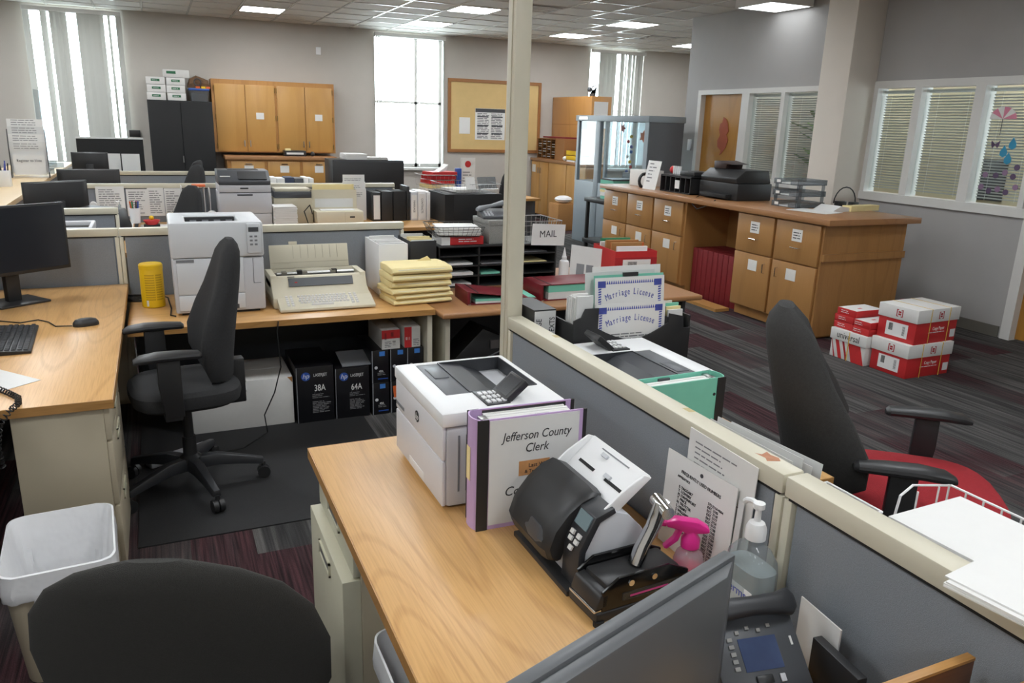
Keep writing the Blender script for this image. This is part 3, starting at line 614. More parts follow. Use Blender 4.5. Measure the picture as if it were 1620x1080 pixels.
# right chair
cr = T('office_chair', 'office chair with red seat and black back behind the long partition', 'chair', (2.26, 1.79, 0), -.70, 'office chairs')
chair_base(cr, 'dark_plastic', .32, .2, h=.45); chair_seat(cr, 'red_fabric', .52, .29, .28, .05, .13)
backrest(cr, [(a-.045+max(0, .66-a)*.4, b-.06-(a-.56)*.10, c*1.25+(a-.56)*.03, d*1.3+(a-.56)*.02) for a, b, c, d in THICK], 'charcoal_fabric', wrap=2.0)
for y, ax in ((-.30, .03), (.30, .22)): armrest(cr, ax, y, .715, .30, .07, .44)
b = B(); b.box(-.25, -.03, .40, -.20, .03, .62); b.box(-.25, -.03, .40, -.05, .03, .43); b.done('back_bracket', 'black_plastic', cr, bev=.006)
# front chair
cf = T('office_chair', 'dark mesh backed office chair pulled up before the front desk', 'chair', (.045, 1.70, 0), 1.25, 'office chairs')
chair_base(cf, 'dark_plastic', .30, .9, h=.40); chair_seat(cf, 'black_fabric', .45, .23, .24, .04, .0)
backrest(cf, [(.50, -.25, .24, .02), (.60, -.26, .285, .025), (.72, -.29, .29, .026), (.82, -.315, .265, .026), (.89, -.33, .215, .025), (.935, -.34, .15, .022), (.957, -.343, .09, .015)], 'mesh_black', wrap=.6, p=2.3)
BX('back_bracket', 'black_plastic', cf, -.29, -.03, .37, -.05, .03, .41)
B().box(-.31, -.03, .37, -.27, .03, .6).done('back_post', 'black_plastic', cf)
# chairs further back
def simple_chair(label, loc, rot, prof=TALL, fab='black_fabric', dz=0):
    c = T('office_chair', label, 'chair', loc, rot, 'office chairs'); chair_base(c, 'dark_plastic', .3, .3); chair_seat(c, fab, .47)
    backrest(c, [(a+dz, b, w, d) for a, b, w, d in prof], fab, wrap=1.2); BX('back_bracket', 'black_plastic', c, -.25, -.03, .38, -.21, .03, .62)
    for y in (-.27, .27): armrest(c, .02, y, .70)
    return c
WIDE = [(.60, -.22, .20, .03), (.7, -.22, .22, .04), (.82, -.24, .225, .04), (.92, -.25, .20, .038), (.99, -.26, .15, .03)]
simple_chair('black office chair in front of the light grey printer', (.07, 7.22, 0), PI+.6, THICK, dz=-.05)
simple_chair('black office chair beyond the pinned up papers', (.22, 9.35, 0), PI+.6, THICK, dz=.0)
simple_chair('black round backed chair before the black storage cabinet', (.25, 10.8, 0), PI*.9, WIDE, dz=.16)
simple_chair('black round backed chair below the kraft bulletin board', (3.95, 9.5, 0), 2.6, WIDE, dz=.16)
# ---------------------------------------------------------------- white laser printers
def laserjet(label, loc, rot):
    t = T('laser_printer', label, 'printer', loc, rot)
    BX('body', 'grey_plastic', t, -.168, -.218, .006, .172, .218, .236, bev=.012)
    BX('feet', 'black_plastic', t, -.15, -.2, 0, .15, .2, .01)
    fc = BX('front_cover', mat('lj_front', 'd6d6da', .4, var=.01), t, -.178, -.215, .142, -.166, .219, .236, bev=.004)
    dr = BX('paper_drawer', 'lj_front', t, -.178, -.215, .010, -.166, .219, .139, bev=.004)
    BX('handle', 'white_plastic', dr, -.1795, -.06, .014, -.177, .075, .04, bev=.001)
    BX('catch', 'mid_grey', fc, -.1795, .13, .158, -.1775, .21, .168)
    rim(B(), -.182, -.224, .178, .224, -.118, -.082, .158, .204, .236, .277).done('top_cover', 'white_plastic', t, bev=.009)
    ld = BX('toner_lid', 'lid_grey', t, -.119, -.083, .245, -.048, .205, .274, bev=.004); BX('latch', 'lid_grey', ld, -.105, .06, .272, -.06, .16, .277, bev=.003)
    BX('seam', 'black_gap', t, -.048, -.083, .245, -.044, .205, .2735)
    B().prism([(-.045, .2745), (.02, .266), (.09, .235), (.157, .215), (.157, .19), (-.045, .19)], -.081, .203, 'y').done('output_bin', 'bin_dark', t)
    rim(B(), -.05, -.0815, .1575, .2035, -.046, -.0785, .1545, .2005, .2, .2765).done('bin_lining', 'bin_dark', t)
    kp = BX('keypad', 'black_plastic', t, -.048, -.205, .27, .02, -.092, .281, bev=.002)
    for i in range(4):
        for j in range(3): BX('key', 'white_plastic', kp, -.042+i*.015, -.195+j*.032, .281, -.032+i*.015, -.175+j*.032, .2845)
    sc_ = BX('screen_panel', 'black_plastic', t, -.04, -.047, -.010, .04, .047, .010, bev=.004); sc_.location = (.042, -.148, .300); sc_.rotation_euler = (0, -.7, 0)
    BX('display', 'screen', sc_, -.028, -.036, .0101, .032, .036, .0108)
    lg = B().cyl((-.1782, .0, .19), (-.1796, .0, .19), .017, n=20).done('emblem', 'ink', t)
    text('hp', .026, 'white_plastic', lg, frame((-.1798, 0, .19), (0, -1, 0), (0, 0, 1)), shear=.3)
    for k in range(3): BX('vent_slot', 'mid_grey', t, -.135+k*.022, -.2195, .05, -.130+k*.022, -.2175, .21)
    return t
laserjet('white laser printer on the oak desk beside the lilac binder', (.797, 1.987, .74), 0)
laserjet('white laser printer beyond the partition beside the teal binder', (1.362, 2.03, .74), PI)
# ---------------------------------------------------------------- ring binders standing open
def big_binder(label, loc, rot, cov, L=.285, D=.078, h=.30, sheet=True):
    """covers along local +x from the spine; front cover on local -y"""
    t = T('ring_binder', label, 'binder', loc, rot)
    BX('front_cover', cov, t, 0, -D/2, 0, L, -D/2+.004, h); BX('rear_cover', cov, t, 0, D/2-.004, 0, L, D/2, h)
    pts = [(.004-.02*math.cos(a), D/2*math.sin(a)) for a in [(-.5+k/8)*PI for k in range(9)]]
    B().prism(pts+[(x+.004, y*.92) for x, y in pts[::-1]], 0, h, 'z').done('spine', cov, t, smooth=True)
    for s in (-1, 1):
        BX('spine_edge', 'black_plastic', t, -.008, s*(D/2+.0005)-.0015, 0, .022, s*(D/2+.0005)+.0015, h)
        BX('cover_edge', 'black_plastic', t, L-.004, s*(D/2-.002)-.0035, 0, L+.006, s*(D/2-.002)+.0035, h)
    b = B()
    for k in range(8): b.box(.03, -.034+k*.0085, .012, L-.025-random.random()*.02, -.0258+k*.0085, h-.008-random.random()*.008)
    b.done('pages', 'paper', t); BX('divider', 'red_dark', t, .03, .0342, .012, L-.02, .0348, h-.003); BX('folder', 'black_plastic', t, .03, .0328, .01, L-.02, .0340, h-.003)
    BX('clip', 'steel', t, .008, -.03, h-.03, .03, .012, h-.006, bev=.003); BX('tab', 'slate', t, .15, -.03, h-.02, .19, -.024, h-.004)
    return t
bd = big_binder('lilac ring binder with lettered cover sheet against the white printer', (.672, 1.675, .74), -.035, 'lilac')
BX('cover_sheet', 'paper_grey', bd, .024, -.0405, .012, .27, -.039, .296)
fx = lambda x, z: frame((x, -.0407, z), (1, 0, 0), (0, 0, 1))
text('Jefferson County', .0335, 'ink', bd, fx(.152, .247), shear=.25, sx=.82); text('Clerk', .0335, 'ink', bd, fx(.152, .212), shear=.25, sx=.85); text('Continuing', .036, 'ink', bd, fx(.142, .098), shear=.25, sx=.95)
mat('old_parchment', 'c08a58', .7, var=.35, scale=40)
pc = BX('picture', 'old_parchment', bd, .105, -.0413, .138, .19, -.0404, .178); text('Last Will', .015, 'ink', pc, frame((.158, -.0415, .164), (1, 0, 0), (0, 0, 1))); text('& Testament', .013, 'ink', pc, frame((.155, -.0415, .148), (1, 0, 0), (0, 0, 1)))
BX('spine_label', 'manila', bd, -.0172, -.012, .13, -.0158, .012, .22)
tb = big_binder('teal ring binder beside the white printer beyond the partition', (1.475, 1.755, .74), PI+.03, 'teal', D=.07)
B().cyl((.03, .036, .25), (.03, .0345, .25), .005).done('rivet', 'ink', tb)
# ---------------------------------------------------------------- document scanner
sn = T('document_scanner', 'black and white sheet fed document scanner on the oak desk', 'scanner', (.745, 1.30, .74))
BX('base_plate', 'black_plastic', sn, 0, -.0, 0, .2, .285, .014, bev=.003)
body = [(.03, .014), (.2, .014), (.225, .03), (.222, .075), (.19, .13), (.15, .172), (.11, .187), (.07, .17), (.038, .10)]
B().prism(body, .004, .28, 'y').done('body', 'grey_plastic', sn, bev=.006)
side = [(.022, .014), (.036, .014), (.044, .10), (.076, .166), (.115, .183), (.11, .196), (.064, .18), (.026, .105)]
B().prism(side, .0, .07, 'y').done('control_strip', 'dark_plastic', sn, bev=.003)
R = []
for y, q in ((.068, .86), (.076, .96), (.10, 1), (.25, 1), (.278, .95), (.287, .82)):
    R.append([Vector((.06+(x-.06)*q, y, .12+(z-.12)*q)) for x, z in ((.012, .04), (-.014, .05), (-.022, .075), (-.006, .122), (.03, .166), (.07, .196), (.10, .206), (.122, .196), (.075, .165), (.035, .10))])
B().loft(R).done('feed_cover', 'black_plastic', sn, smooth=True)
R = []
for y, q in ((.095, .3), (.12, 1), (.16, 1), (.185, .3)):
    R.append([Vector((x, y, z)) for x, z in ((-.014-.006*q, .068+.02*(1-q)), (-.016-.007*q, .09), (-.006-.006*q, .118-.02*(1-q)), (.0, .11), (-.01, .08))])
B().loft(R).done('cover_grip', 'slate', sn, smooth=True)
MM = Tr(.105, .14, .162) @ Ry(.86)
ct = B().box(-.004, -.125, 0, .006, .125, .135, M=MM).done('paper_chute', 'white_plastic', sn, bev=.004)
for s in (-1, 1): B().prism([(-.03, 0), (.0, 0), (.004, .135), (-.016, .125), (-.028, .06)], s*.125-.004, s*.125+.004, 'y', M=MM).done('chute_wing', 'white_plastic', ct, bev=.003)
for y in (-.06, .06): B().box(-.0055, y-.035, .06, -.0035, y+.035, .068, M=MM).done('slot', 'black_gap', ct)
for y in (-.03, .03): B().box(-.01, y-.012, .085+y*.6, -.004, y+.012, .095+y*.6, M=MM).done('paper_guide', 'grey_plastic', ct)
B().box(-.0052, -.06, .118, -.0038, .06, .121, M=MM).done('seam', 'mid_grey', ct)
def on_strip(u, y0, y1, u2, nm, m, th=.003):
    a, c = Vector((.024, .105)), Vector((.064, .18)); p, q = a.lerp(c, u), a.lerp(c, u2); n = Vector((-.88, .47))
    P = [(p.x, p.y), (q.x, q.y), (q.x+n.x*th, q.y+n.y*th), (p.x+n.x*th, p.y+n.y*th)]
    return B().prism(P, y0, y1, 'y').done(nm, m, sn)
on_strip(.55, .008, .06, .95, 'display', mat('scanner_lcd', '6f8288', .2))
for i, (u, y) in enumerate(((.1, .045), (.1, .02), (.27, .048), (.27, .02), (-.1, .03))): on_strip(u, y-.007, y+.007, u+.12, 'button', 'paper_grey', .005)
# ---------------------------------------------------------------- lever punch
pu = T('lever_punch', 'black desktop hole punch with chrome lever beside the pink sprayer', 'punch', (.862, 1.243, .74), .06)
BX('base', 'black_plastic', pu, -.115, -.055, .006, .13, .055, .03, bev=.006)
for x in (-.105, .1): B().cyl((x, -.05, 0), (x, -.05, .012), .012).done('rubber_foot', 'black_matte', pu)
for s in (-1, 1): B().prism([(-.10, .03), (.12, .03), (.125, .075), (.07, .10), (-.06, .10), (-.10, .075)], s*.048-.004, s*.048+.004, 'y').done('side_plate', mat('gloss_black', '0c0c0d', .18), pu, bev=.002)
BX('punch_body', 'black_plastic', pu, -.085, -.042, .03, .11, .042, .085, bev=.008)
B().prism([(-.118, .03), (-.085, .03), (-.08, .036), (-.116, .036)], -.05, .05, 'y').done('paper_lip', 'chrome', pu, bev=.002); B().prism([(-.116, .036), (-.085, .036), (-.08, .075), (-.105, .07)], -.052, .05, 'y').done('front_block', 'black_plastic', pu, bev=.006)
b = B(); b.box(-.05, -.054, .045, .11, -.052, .062); b.done('window', 'acrylic', pu); BX('gauge_bar', 'pink', pu, -.03, -.0535, .05, .07, -.0525, .054)
for x in (-.03, .03): B().cyl((x, -.052, .083), (x, -.055, .083), .007).done('rivet', 'chrome', pu)
B().loft([[Vector((x+a, y+b_, z)) for a, b_ in sell(wx, wy, 2.5, 14)] for x, y, z, wx, wy in ((.02, 0, .09, .014, .02), (.035, 0, .13, .012, .018), (.06, 0, .17, .015, .017), (.072, 0, .20, .018, .018), (.078, 0, .222, .016, .015))]).done('lever', 'chrome', pu, smooth=True)
B().cyl((.072, -.03, .208), (.084, .03, .214), .015, n=14).done('lever_knob', 'chrome', pu, smooth=True)
# ---------------------------------------------------------------- pink spray bottle
sp = T('spray_bottle', 'small spray bottle with bright pink trigger head', 'bottle', (1.022, 1.242, .74), 2.72)
sp.scale = (1.12, 1.12, 1.08)
B().lathe([(.028, 0), (.031, .004), (.031, .06), (.026, .078), (.014, .09), (.014, .1)], n=20).done('bottle', 'bottle_pink', sp, smooth=True)
B().lathe([(.0275, .003), (.0275, .05)], n=20).done('liquid', mat('pink_liquid', 'd94f8e', .3), sp, smooth=True)
B().lathe([(.019, .093), (.019, .112), (.013, .122), (.012, .13)], n=18).done('collar', 'pink', sp, smooth=True)
B().prism([(-.035, .128), (-.02, .126), (.012, .126), (.03, .135), (.052, .14), (.054, .152), (.03, .158), (-.012, .152), (-.034, .138)], -.012, .012, 'y').done('spray_head', 'pink', sp, bev=.004)
B().prism([(.018, .132), (.028, .132), (.036, .112), (.055, .092), (.048, .088), (.026, .108)], -.008, .008, 'y').done('trigger', 'pink', sp, bev=.002)
B().cyl((.052, 0, .146), (.062, 0, .147), .009).done('nozzle', 'pink', sp)
BX('label', 'paper', sp, .0285, -.016, .01, .0315, .016, .05)
# ---------------------------------------------------------------- sheets on the partition
def P3(y, z, x=1.103): return (x, y, z)
pg = T('pinned_sheet', 'white typed memo pinned behind the phone list on the partition', 'paper', (1.108, 1.27, .80), 0)
BX('sheet', 'paper', pg, -.002, -.115, 0, 0, .12, .258, M=Rx(.02)); lines('print', 'ink_soft', pg, frame((-.0025, 0, .155), (0, -1, 0), (0, 0, 1)), .18, .17, 13, fill=.5, th=.25, seed=5)
pl = T('phone_list', 'laminated list of frequently used numbers leaning on the partition', 'paper', (1.085, 1.315, .741), (0, .06, 0))
BX('sleeve', 'paper', pl, -.002, -.128, 0, 0, .128, .245, M=Rx(-.03)); BX('punched_strip', 'paper_grey', pl, -.0005, -.145, .0, .001, -.128, .225)
fr = lambda y, z: frame((-.0028, y, z), (0, -1, 0), (0, -.03, 1))
B().cyl((-.0035, 0, .225), (0, 0, .225), .005).done('grommet', 'slate', pl)
text('FREQUENTLY USED NUMBERS', .0115, 'ink', pl, fr(.0, .205), sx=.95)
text('APPRENTICE', .0085, 'ink', pl, fr(.085, .19), align='LEFT')
rows = ['S. TAGGART', 'T. LOWERY', 'M. DAVENPORT', 'T. PRICE', 'N. TROTTER', 'L. HENRY', 'J. WILLIAMS', 'L. JOHNSON', 'K. TAYLOR', 'Y. GOODWIN', 'SHERRY', 'ROSETTA']
text('\n'.join(rows), .0098, 'ink', pl, fr(.075, .112), align='LEFT'); text('\n'.join(['575-2114-9004']+['EXT. 2%03d' % (103+7*k) for k in range(15)]), .0088, 'ink', pl, fr(-.035, .107), align='LEFT')
# ---------------------------------------------------------------- hand sanitizer
hs = T('sanitizer_bottle', 'large clear pump bottle of hand sanitizer by the phone', 'bottle', (1.048, 1.075, .74), PI/2)
prof = [(0, .052, .032), (.004, .056, .036), (.14, .056, .036), (.165, .052, .034), (.185, .036, .026), (.195, .018, .018), (.208, .016, .016)]
B().loft([[Vector((x, y, z)) for x, y in sell(hx, hy, 3.2, 24)] for z, hx, hy in prof]).done('bottle', 'bottle_clear', hs, smooth=True)
B().loft([[Vector((x, y, z)) for x, y in sell(hx, hy, 3.2, 24)] for z, hx, hy in ((.004, .053, .033), (.145, .053, .033))]).done('gel', mat('gel', 'c9cfd0', .2, alpha=.55), hs, smooth=True)
B().lathe([(.021, .205), (.021, .228), (.016, .24), (.007, .244), (.006, .27), (.012, .272), (.012, .283)], n=18).done('pump', 'white_plastic', hs, smooth=True)
B().tube([(0, 0, .278), (.02, 0, .279), (.034, 0, .274), (.04, 0, .268)], .006, n=8).done('spout', 'white_plastic', hs, smooth=True)
BX('label', 'white_plastic', hs, -.045, .0335, .03, .045, .0352, .11, bev=.001); text('germs', .026, 'blue_ink', hs, frame((0, .0356, .095), (-1, 0, 0), (0, 0, 1)))
# ---------------------------------------------------------------- desk phone
ph = T('desk_phone', 'dark grey desk phone with lit screen and handset', 'phone', (.915, .835, .742), -.17)
ph.scale = (.78, .78, .78)
MM = Tr(0, .012, .012) @ Rx(.72)
B().prism([(0, 0), (.15, .155), (.165, .145), (.17, 0)], -.11, .105, 'x').done('stand', 'dark_plastic', ph, bev=.004)
fc = B().box(-.115, -.01, .0, .11, .215, .026, M=MM).done('face', 'slate', ph, bev=.006)
B().box(-.048, .085, .026, .05, .158, .0275, M=MM).done('screen', 'lcd', fc)
b = B(); [b.box(-.075, .09+k*.016, .026, -.062, .099+k*.016, .030, M=MM) for k in range(5)]; [b.box(-.05+k*.028, .168+(k % 2)*.008, .026, -.04+k*.028, .176+(k % 2)*.008, .030, M=MM) for k in range(4)]; b.done('button', 'steel', fc)
B().box(-.03, .055, .026, .012, .075, .032, M=MM).done('navigation_key', 'black_plastic', fc, bev=.003); B().box(.03, .055, .026, .044, .073, .031, M=MM).done('soft_key', 'grey_plastic', fc, bev=.002)
for r_ in range(4):
    for c_ in range(3): B().box(-.06+c_*.03, .0+r_*.013, .026, -.04+c_*.03, .009+r_*.013, .03, M=MM).done('key', 'grey_plastic', fc)
B().box(.085, .13, .026, .09, .15, .028, M=MM).done('indicator', 'paper', fc)
R = []
for x, y, z, hw, hz in ((-.12, .225, .05, .02, .012), (-.105, .225, .05, .032, .024), (-.07, .222, .062, .026, .018), (0, .222, .07, .022, .014), (.07, .222, .062, .026, .018), (.105, .225, .05, .032, .024), (.12, .225, .05, .02, .012)):
    R.append([MM @ Vector((x, y+a, z-.01+b_)) for a, b_ in sell(hw, hz, 2.6, 16)])
B().loft(R).done('handset', 'dark_plastic', ph, smooth=True)
bk = T('phone_box', 'dark narrow file stand next to the desk phone', 'organizer', (1.045, .85, .74), -.12); BX('body', 'black_plastic', bk, -.01, -.08, 0, .01, .04, .10, bev=.002)
tag(B().box(-.0015, -.06, 0, .0015, .05, .13).done('envelope', 'paper', loc=(1.075, .915, .74), rot=(0, 0, -.1)), 'white envelope standing between the phone and partition', 'envelope')
# ---------------------------------------------------------------- monitor seen from behind
def monitor(label, loc, rot, w=.55, h=.33, zc=.32, base=(.22, .18), m='black_plastic', tilt=0, back=None, neck='black_plastic'):
    """screen faces local -y; origin on the desk below the panel centre"""
    t = T('computer_monitor', label, 'monitor', loc, rot)
    M2 = Tr(0, 0, zc) @ Rx(tilt)
    B().box(-w/2, -.012, -h/2, w/2, .010, h/2, M=M2).done('bezel', m, t, bev=.003)
    B().box(-w/2+.012, -.0128, -h/2+.018, w/2-.012, -.0118, h/2-.012, M=M2).done('screen', 'screen', t)
    B().prism([(-w/2+.006, .01), (w/2-.006, .01), (w/2-.06, .034), (-w/2+.06, .034)], -h/2+.006, h/2-.006, 'z', M=M2).done('back_shell', back or m, t, bev=.004)
    BX('neck', neck, t, -.035, .02, .01, .035, .06, zc, bev=.004); BX('base', neck, t, -base[0]/2, -base[1]/2+.03, 0, base[0]/2, base[1]/2+.03, .012, bev=.004)
    return t
mat('monitor_back', '5c5e60', .38, var=.02)
d = Vector((.949, .316)); c = Vector((.825, .897))-d*.28
monitor('large grey backed monitor on the front desk', (c.x, c.y, .74), math.atan2(d.y, d.x)+PI, .56, .298, .171, m='monitor_back', back='monitor_back')
# ---------------------------------------------------------------- left desk
monitor('black flat monitor on the oak desk with the keyboard', (-.728, 4.725, .74), .626, .60, .36, .335, base=(.26, .22))
kb = T('keyboard', 'black computer keyboard on the oak desk', 'keyboard', (-.64, 3.925, .74), .05)
B().prism([(-.08, 0), (.08, 0), (.08, .012), (-.08, .024)], -.235, .235, 'y').done('case', 'black_plastic', kb, bev=.003)
b = B(); rnd = random.Random(2)
for r_ in range(6):
    x = .07-r_*.0225-(.006 if r_ == 5 else 0); y = -.225; z = .013+(.08-x)*.075
    while y < .215:
        wd = .0175 if (r_ and rnd.random() < .88) else .032
        if abs(y-.07) < .006 or abs(y-.135) < .004: y += .008
        b.box(x-.019, y, z-.002, x-.001, y+wd-.002, z+.005, tx=.002, ty=.002); y += wd+.0005
k = b.done('keys', 'dark_plastic', kb); k['kind'] = 'stuff'
ms = T('computer_mouse', 'black computer mouse on the oak desk', 'mouse', (-.372, 4.135, .74), .25)
B().loft([[Vector((x, y*q, z)) for x, y in sell(.058*qx, .031, 2.4, 20)] for z, q, qx in ((.0, .95, .97), (.006, 1, 1), (.018, .95, .96), (.03, .72, .8), (.036, .35, .45))]).done('shell', 'black_plastic', ms, smooth=True)
BX('scroll_wheel', 'mid_grey', ms, -.04, -.003, .026, -.025, .003, .034)
tag(B().tube([(-.43, 4.12, .746), (-.5, 4.14, .744), (-.54, 4.24, .744), (-.59, 4.3, .744), (-.66, 4.26, .744), (-.76, 4.33, .744), (-.9, 4.36, .744)], .003).done('mouse_cable', 'rope'), 'thin black mouse cable curling past the keyboard', 'cable')
tag(B().tube([(-.70, 4.14, .75), (-.76, 4.22, .744), (-.86, 4.24, .744), (-.95, 4.3, .744)], .003).done('keyboard_cable', 'rope'), 'thin black keyboard cable at the back of the desk', 'cable')
tag(B().box(-.11, -.14, 0, .11, .14, .0015).done('paper_sheet', 'paper', loc=(-.645, 3.33, .7405), rot=(0, 0, .7)), 'white sheet of paper below the keyboard', 'paper')
dp = T('desk_phone', 'black desk phone with coiled cord at the corner of the oak desk', 'phone', (-.74, 3.19, .742), .3)
B().prism([(-.1, 0), (.1, 0), (.1, .05), (-.1, .02)], -.09, .09, 'y').done('body', 'black_plastic', dp, bev=.006)
B().loft([[Vector((x, .09+a, .055+b_)) for a, b_ in sell(w_, h_, 2.5, 12)] for x, w_, h_ in ((-.1, .02, .014), (-.08, .028, .022), (0, .02, .014), (.1, .028, .022), (.135, .03, .02), (.142, .02, .012))]).done('handset', 'black_plastic', dp, smooth=True)
path = [Vector(p) for p in ((-.60, 3.20, .755), (-.55, 3.13, .752), (-.515, 3.07, .752), (-.505, 3.0, .752), (-.525, 2.955, .745), (-.56, 2.952, .70), (-.575, 2.95, .62), (-.57, 2.95, .54), (-.585, 2.955, .62), (-.6, 2.955, .70), (-.64, 2.96, .74))]
pts = []; tot = 0
for i in range(len(path)-1):
    n = max(8, int((path[i+1]-path[i]).length/.0018))
    for k in range(n):
        p = path[i].lerp(path[i+1], k/n); dd = (path[i+1]-path[i]).normalized(); a = dd.orthogonal().normalized(); c = dd.cross(a); ph_ = tot*2*PI/9; tot += 1
        pts.append(p+a*.009*math.cos(ph_)+c*.009*math.sin(ph_))
o = B().tube(pts, .0026, n=4).done('coiled_cord', 'rope', dp, smooth=True); o.matrix_parent_inverse = Matrix.LocRotScale(Vector((-.74, 3.19, .742)), Matrix.Rotation(.3, 3, 'Z'), None).inverted()
# ---------------------------------------------------------------- waste bins
def waste_bin(label, loc, rot, hx, hy, h, m, tie=True):
    t = T('waste_bin', label, 'bin', loc, rot); r = .05; n = 6
    def ring(q, z, wob=0, seed=0):
        rr = random.Random(seed); return [Vector((x*(1+wob*(rr.random()-.5)), y*(1+wob*(rr.random()-.5)), z+wob*.12*(rr.random()-.5))) for x, y in rrect(hx*q, hy*q, r*q, n)]
    B().loft([ring(.78, 0), ring(.8, .01), ring(.985, h-.02), ring(1.0, h-.02), ring(1.0, h-.004), ring(.97, h-.004), ring(.78, .03), ring(.5, .02)]).done('bin', m, t, smooth=True)
    B().loft([ring(1.0, h-.085, .07, 1), ring(1.03, h-.075, .05, 2), ring(1.045, h-.05, .04, 3), ring(1.025, h-.015, .015, 4), ring(1.02, h+.006, .01, 5), ring(.985, h+.008, .01, 5), ring(.955, h-.01, .01, 6), ring(.90, h-.06, .05, 11), ring(.87, h-.10, .07, 7), ring(.82, h-.15, .09, 10), ring(.78, h-.2, .10, 8), ring(.72, h-.28, .10, 12), ring(.68, .05, .08, 9), ring(.3, .045, .03, 9)], cap=False).done('liner', 'liner', t, smooth=True)
    if tie: B().loft([[Vector((x, -hy*1.03-.004, h-.075))+Vector((a*.012, -abs(b_)*.01, -.02*abs(a)+b_*.02)) for a, b_ in sell(1, 1, 2, 8)] for x in (-.06, -.03, 0, .035)]).done('liner_knot', 'liner', t, smooth=True)
    return t
waste_bin('beige waste bin with white liner beside the left desk', (-.385, 2.63, 0), .06, .155, .205, .40, 'putty')
waste_bin('blue waste bin with grey liner under the front desk', (.56, 1.57, 0), .0, .14, .19, .42, 'blue_bin', False)
mt = tag(BX('chair_mat', mat('mat_black', '232324', .75, var=.15, scale=40, bump=.3, bscale=300), None, -.2, 3.215, 0, 1.02, 5.08, .006), 'black floor mat under the left office chair', 'mat')
# ---------------------------------------------------------------- boxes under the typing desk
Z0 = .006
wb = T('cardboard_box', 'white cardboard box on the floor behind the left chair', 'box', (.05, 4.40, Z0)); BX('carton', 'cardboard_white', wb, 0, 0, 0, .57, .42, .285, bev=.002); BX('flap_seam', 'paper_grey', wb, .01, .2, .285, .56, .215, .2865); B().prism([(.54, .285), (.568, .285), (.568, .25)], -.001, 0, 'y').done('torn_corner', 'brown_box', wb)
mat('toner_black', '121216', .3, var=.1, coat=.3)
def toner(label, x0, x1, y0, y1, h, num, z=Z0, big=True, flap=False):
    t = T('toner_box', label, 'box', (x0, y0, z), 0, 'black toner cartridge boxes'); w = x1-x0
    BX('carton', 'toner_black', t, 0, 0, 0, w, y1-y0, h, bev=.0015)
    F = lambda x, zz: frame((x, -.0006, zz), (1, 0, 0), (0, 0, 1))
    BX('edge_strip', 'mid_grey', t, 0, -.0008, 0, .004 if big else .006, 0, h)
    if big:
        lg = B().cyl((w*.25, 0, h*.835), (w*.25, -.001, h*.835), .026, n=24).done('emblem', 'hp_blue', t); text('hp', .04, 'white_plastic', lg, frame((w*.25, -.0012, h*.84), (1, 0, 0), (0, 0, 1)), shear=.25)
        text('LASERJET', .026, 'paper_grey', t, F(w*.64, h*.845), sx=.75); text(num, .055, 'paper', t, F(w*.62, h*.61), sx=.72)
        lines('print', 'ink_soft', t, F(w*.66, h*.27), w*.5, h*.22, 8, fill=.6, th=.5, seed=len(label)); lines('print', 'ink_soft', t, F(w*.66, h*.47), w*.5, h*.09, 3, fill=.5, th=.4, seed=4)
        b = B(); [b.tube([(w*.55+.016*math.cos(q*PI/8), -.0008, h*.52+.016*math.sin(q*PI/8)) for q in range(16)], .0006, n=3, closed=True)]; b.done('ring_mark', 'mid_grey', t)
        if flap:
            B().prism([(0, 0), (.2, .035), (.2, .039), (0, .004)], .05, w+.03, 'x', M=Tr(0, .03, h)).done('flap', 'mid_grey', t)
    else:
        BX('seal', 'blue_label', t, w*.45, -.001, h*.82, w*.78, 0, h*.96); lg = B().cyl((w*.25, 0, h*.47), (w*.25, -.001, h*.47), .010, n=14).done('emblem', 'grey_plastic', t)
        text(num, .02, 'paper', t, F(w*.55, h*.35), sx=.8); lines('print', 'ink_soft', t, F(w*.58, h*.27), w*.5, h*.1, 2, th=.5); BX('stripe', 'hp_blue', t, w*.35, -.0008, h*.1, w*.95, 0, h*.13)
    return t
toner('black toner box marked 38A beside the white cardboard box', .636, .85, 4.372, 4.78, .34, '38A')
toner('black toner box marked 64A with its top flap open', .86, 1.062, 4.372, 4.76, .312, '64A', flap=True)
n = 0
for i, x in enumerate((1.082, 1.195, 1.301)):
    for j in range(2):
        toner('slim black toner box, %s of the %s column of the stack under the desk' % (('bottom', 'top')[j], ('first', 'second', 'third')[i]), x, x+.103, 4.375+.004*j, 4.76, .203, ('49A', '89A', '80A')[i], z=(Z0 if x < 1.0 else 0)+.204*j, big=False)
t = tag(B().box(0, 0, 0, .075, .001, .075).done('orange_note', 'orange', loc=(1.215, 4.371, .1), rot=(0, -.1, 0)), 'orange slip on the lower slim toner box', 'note')
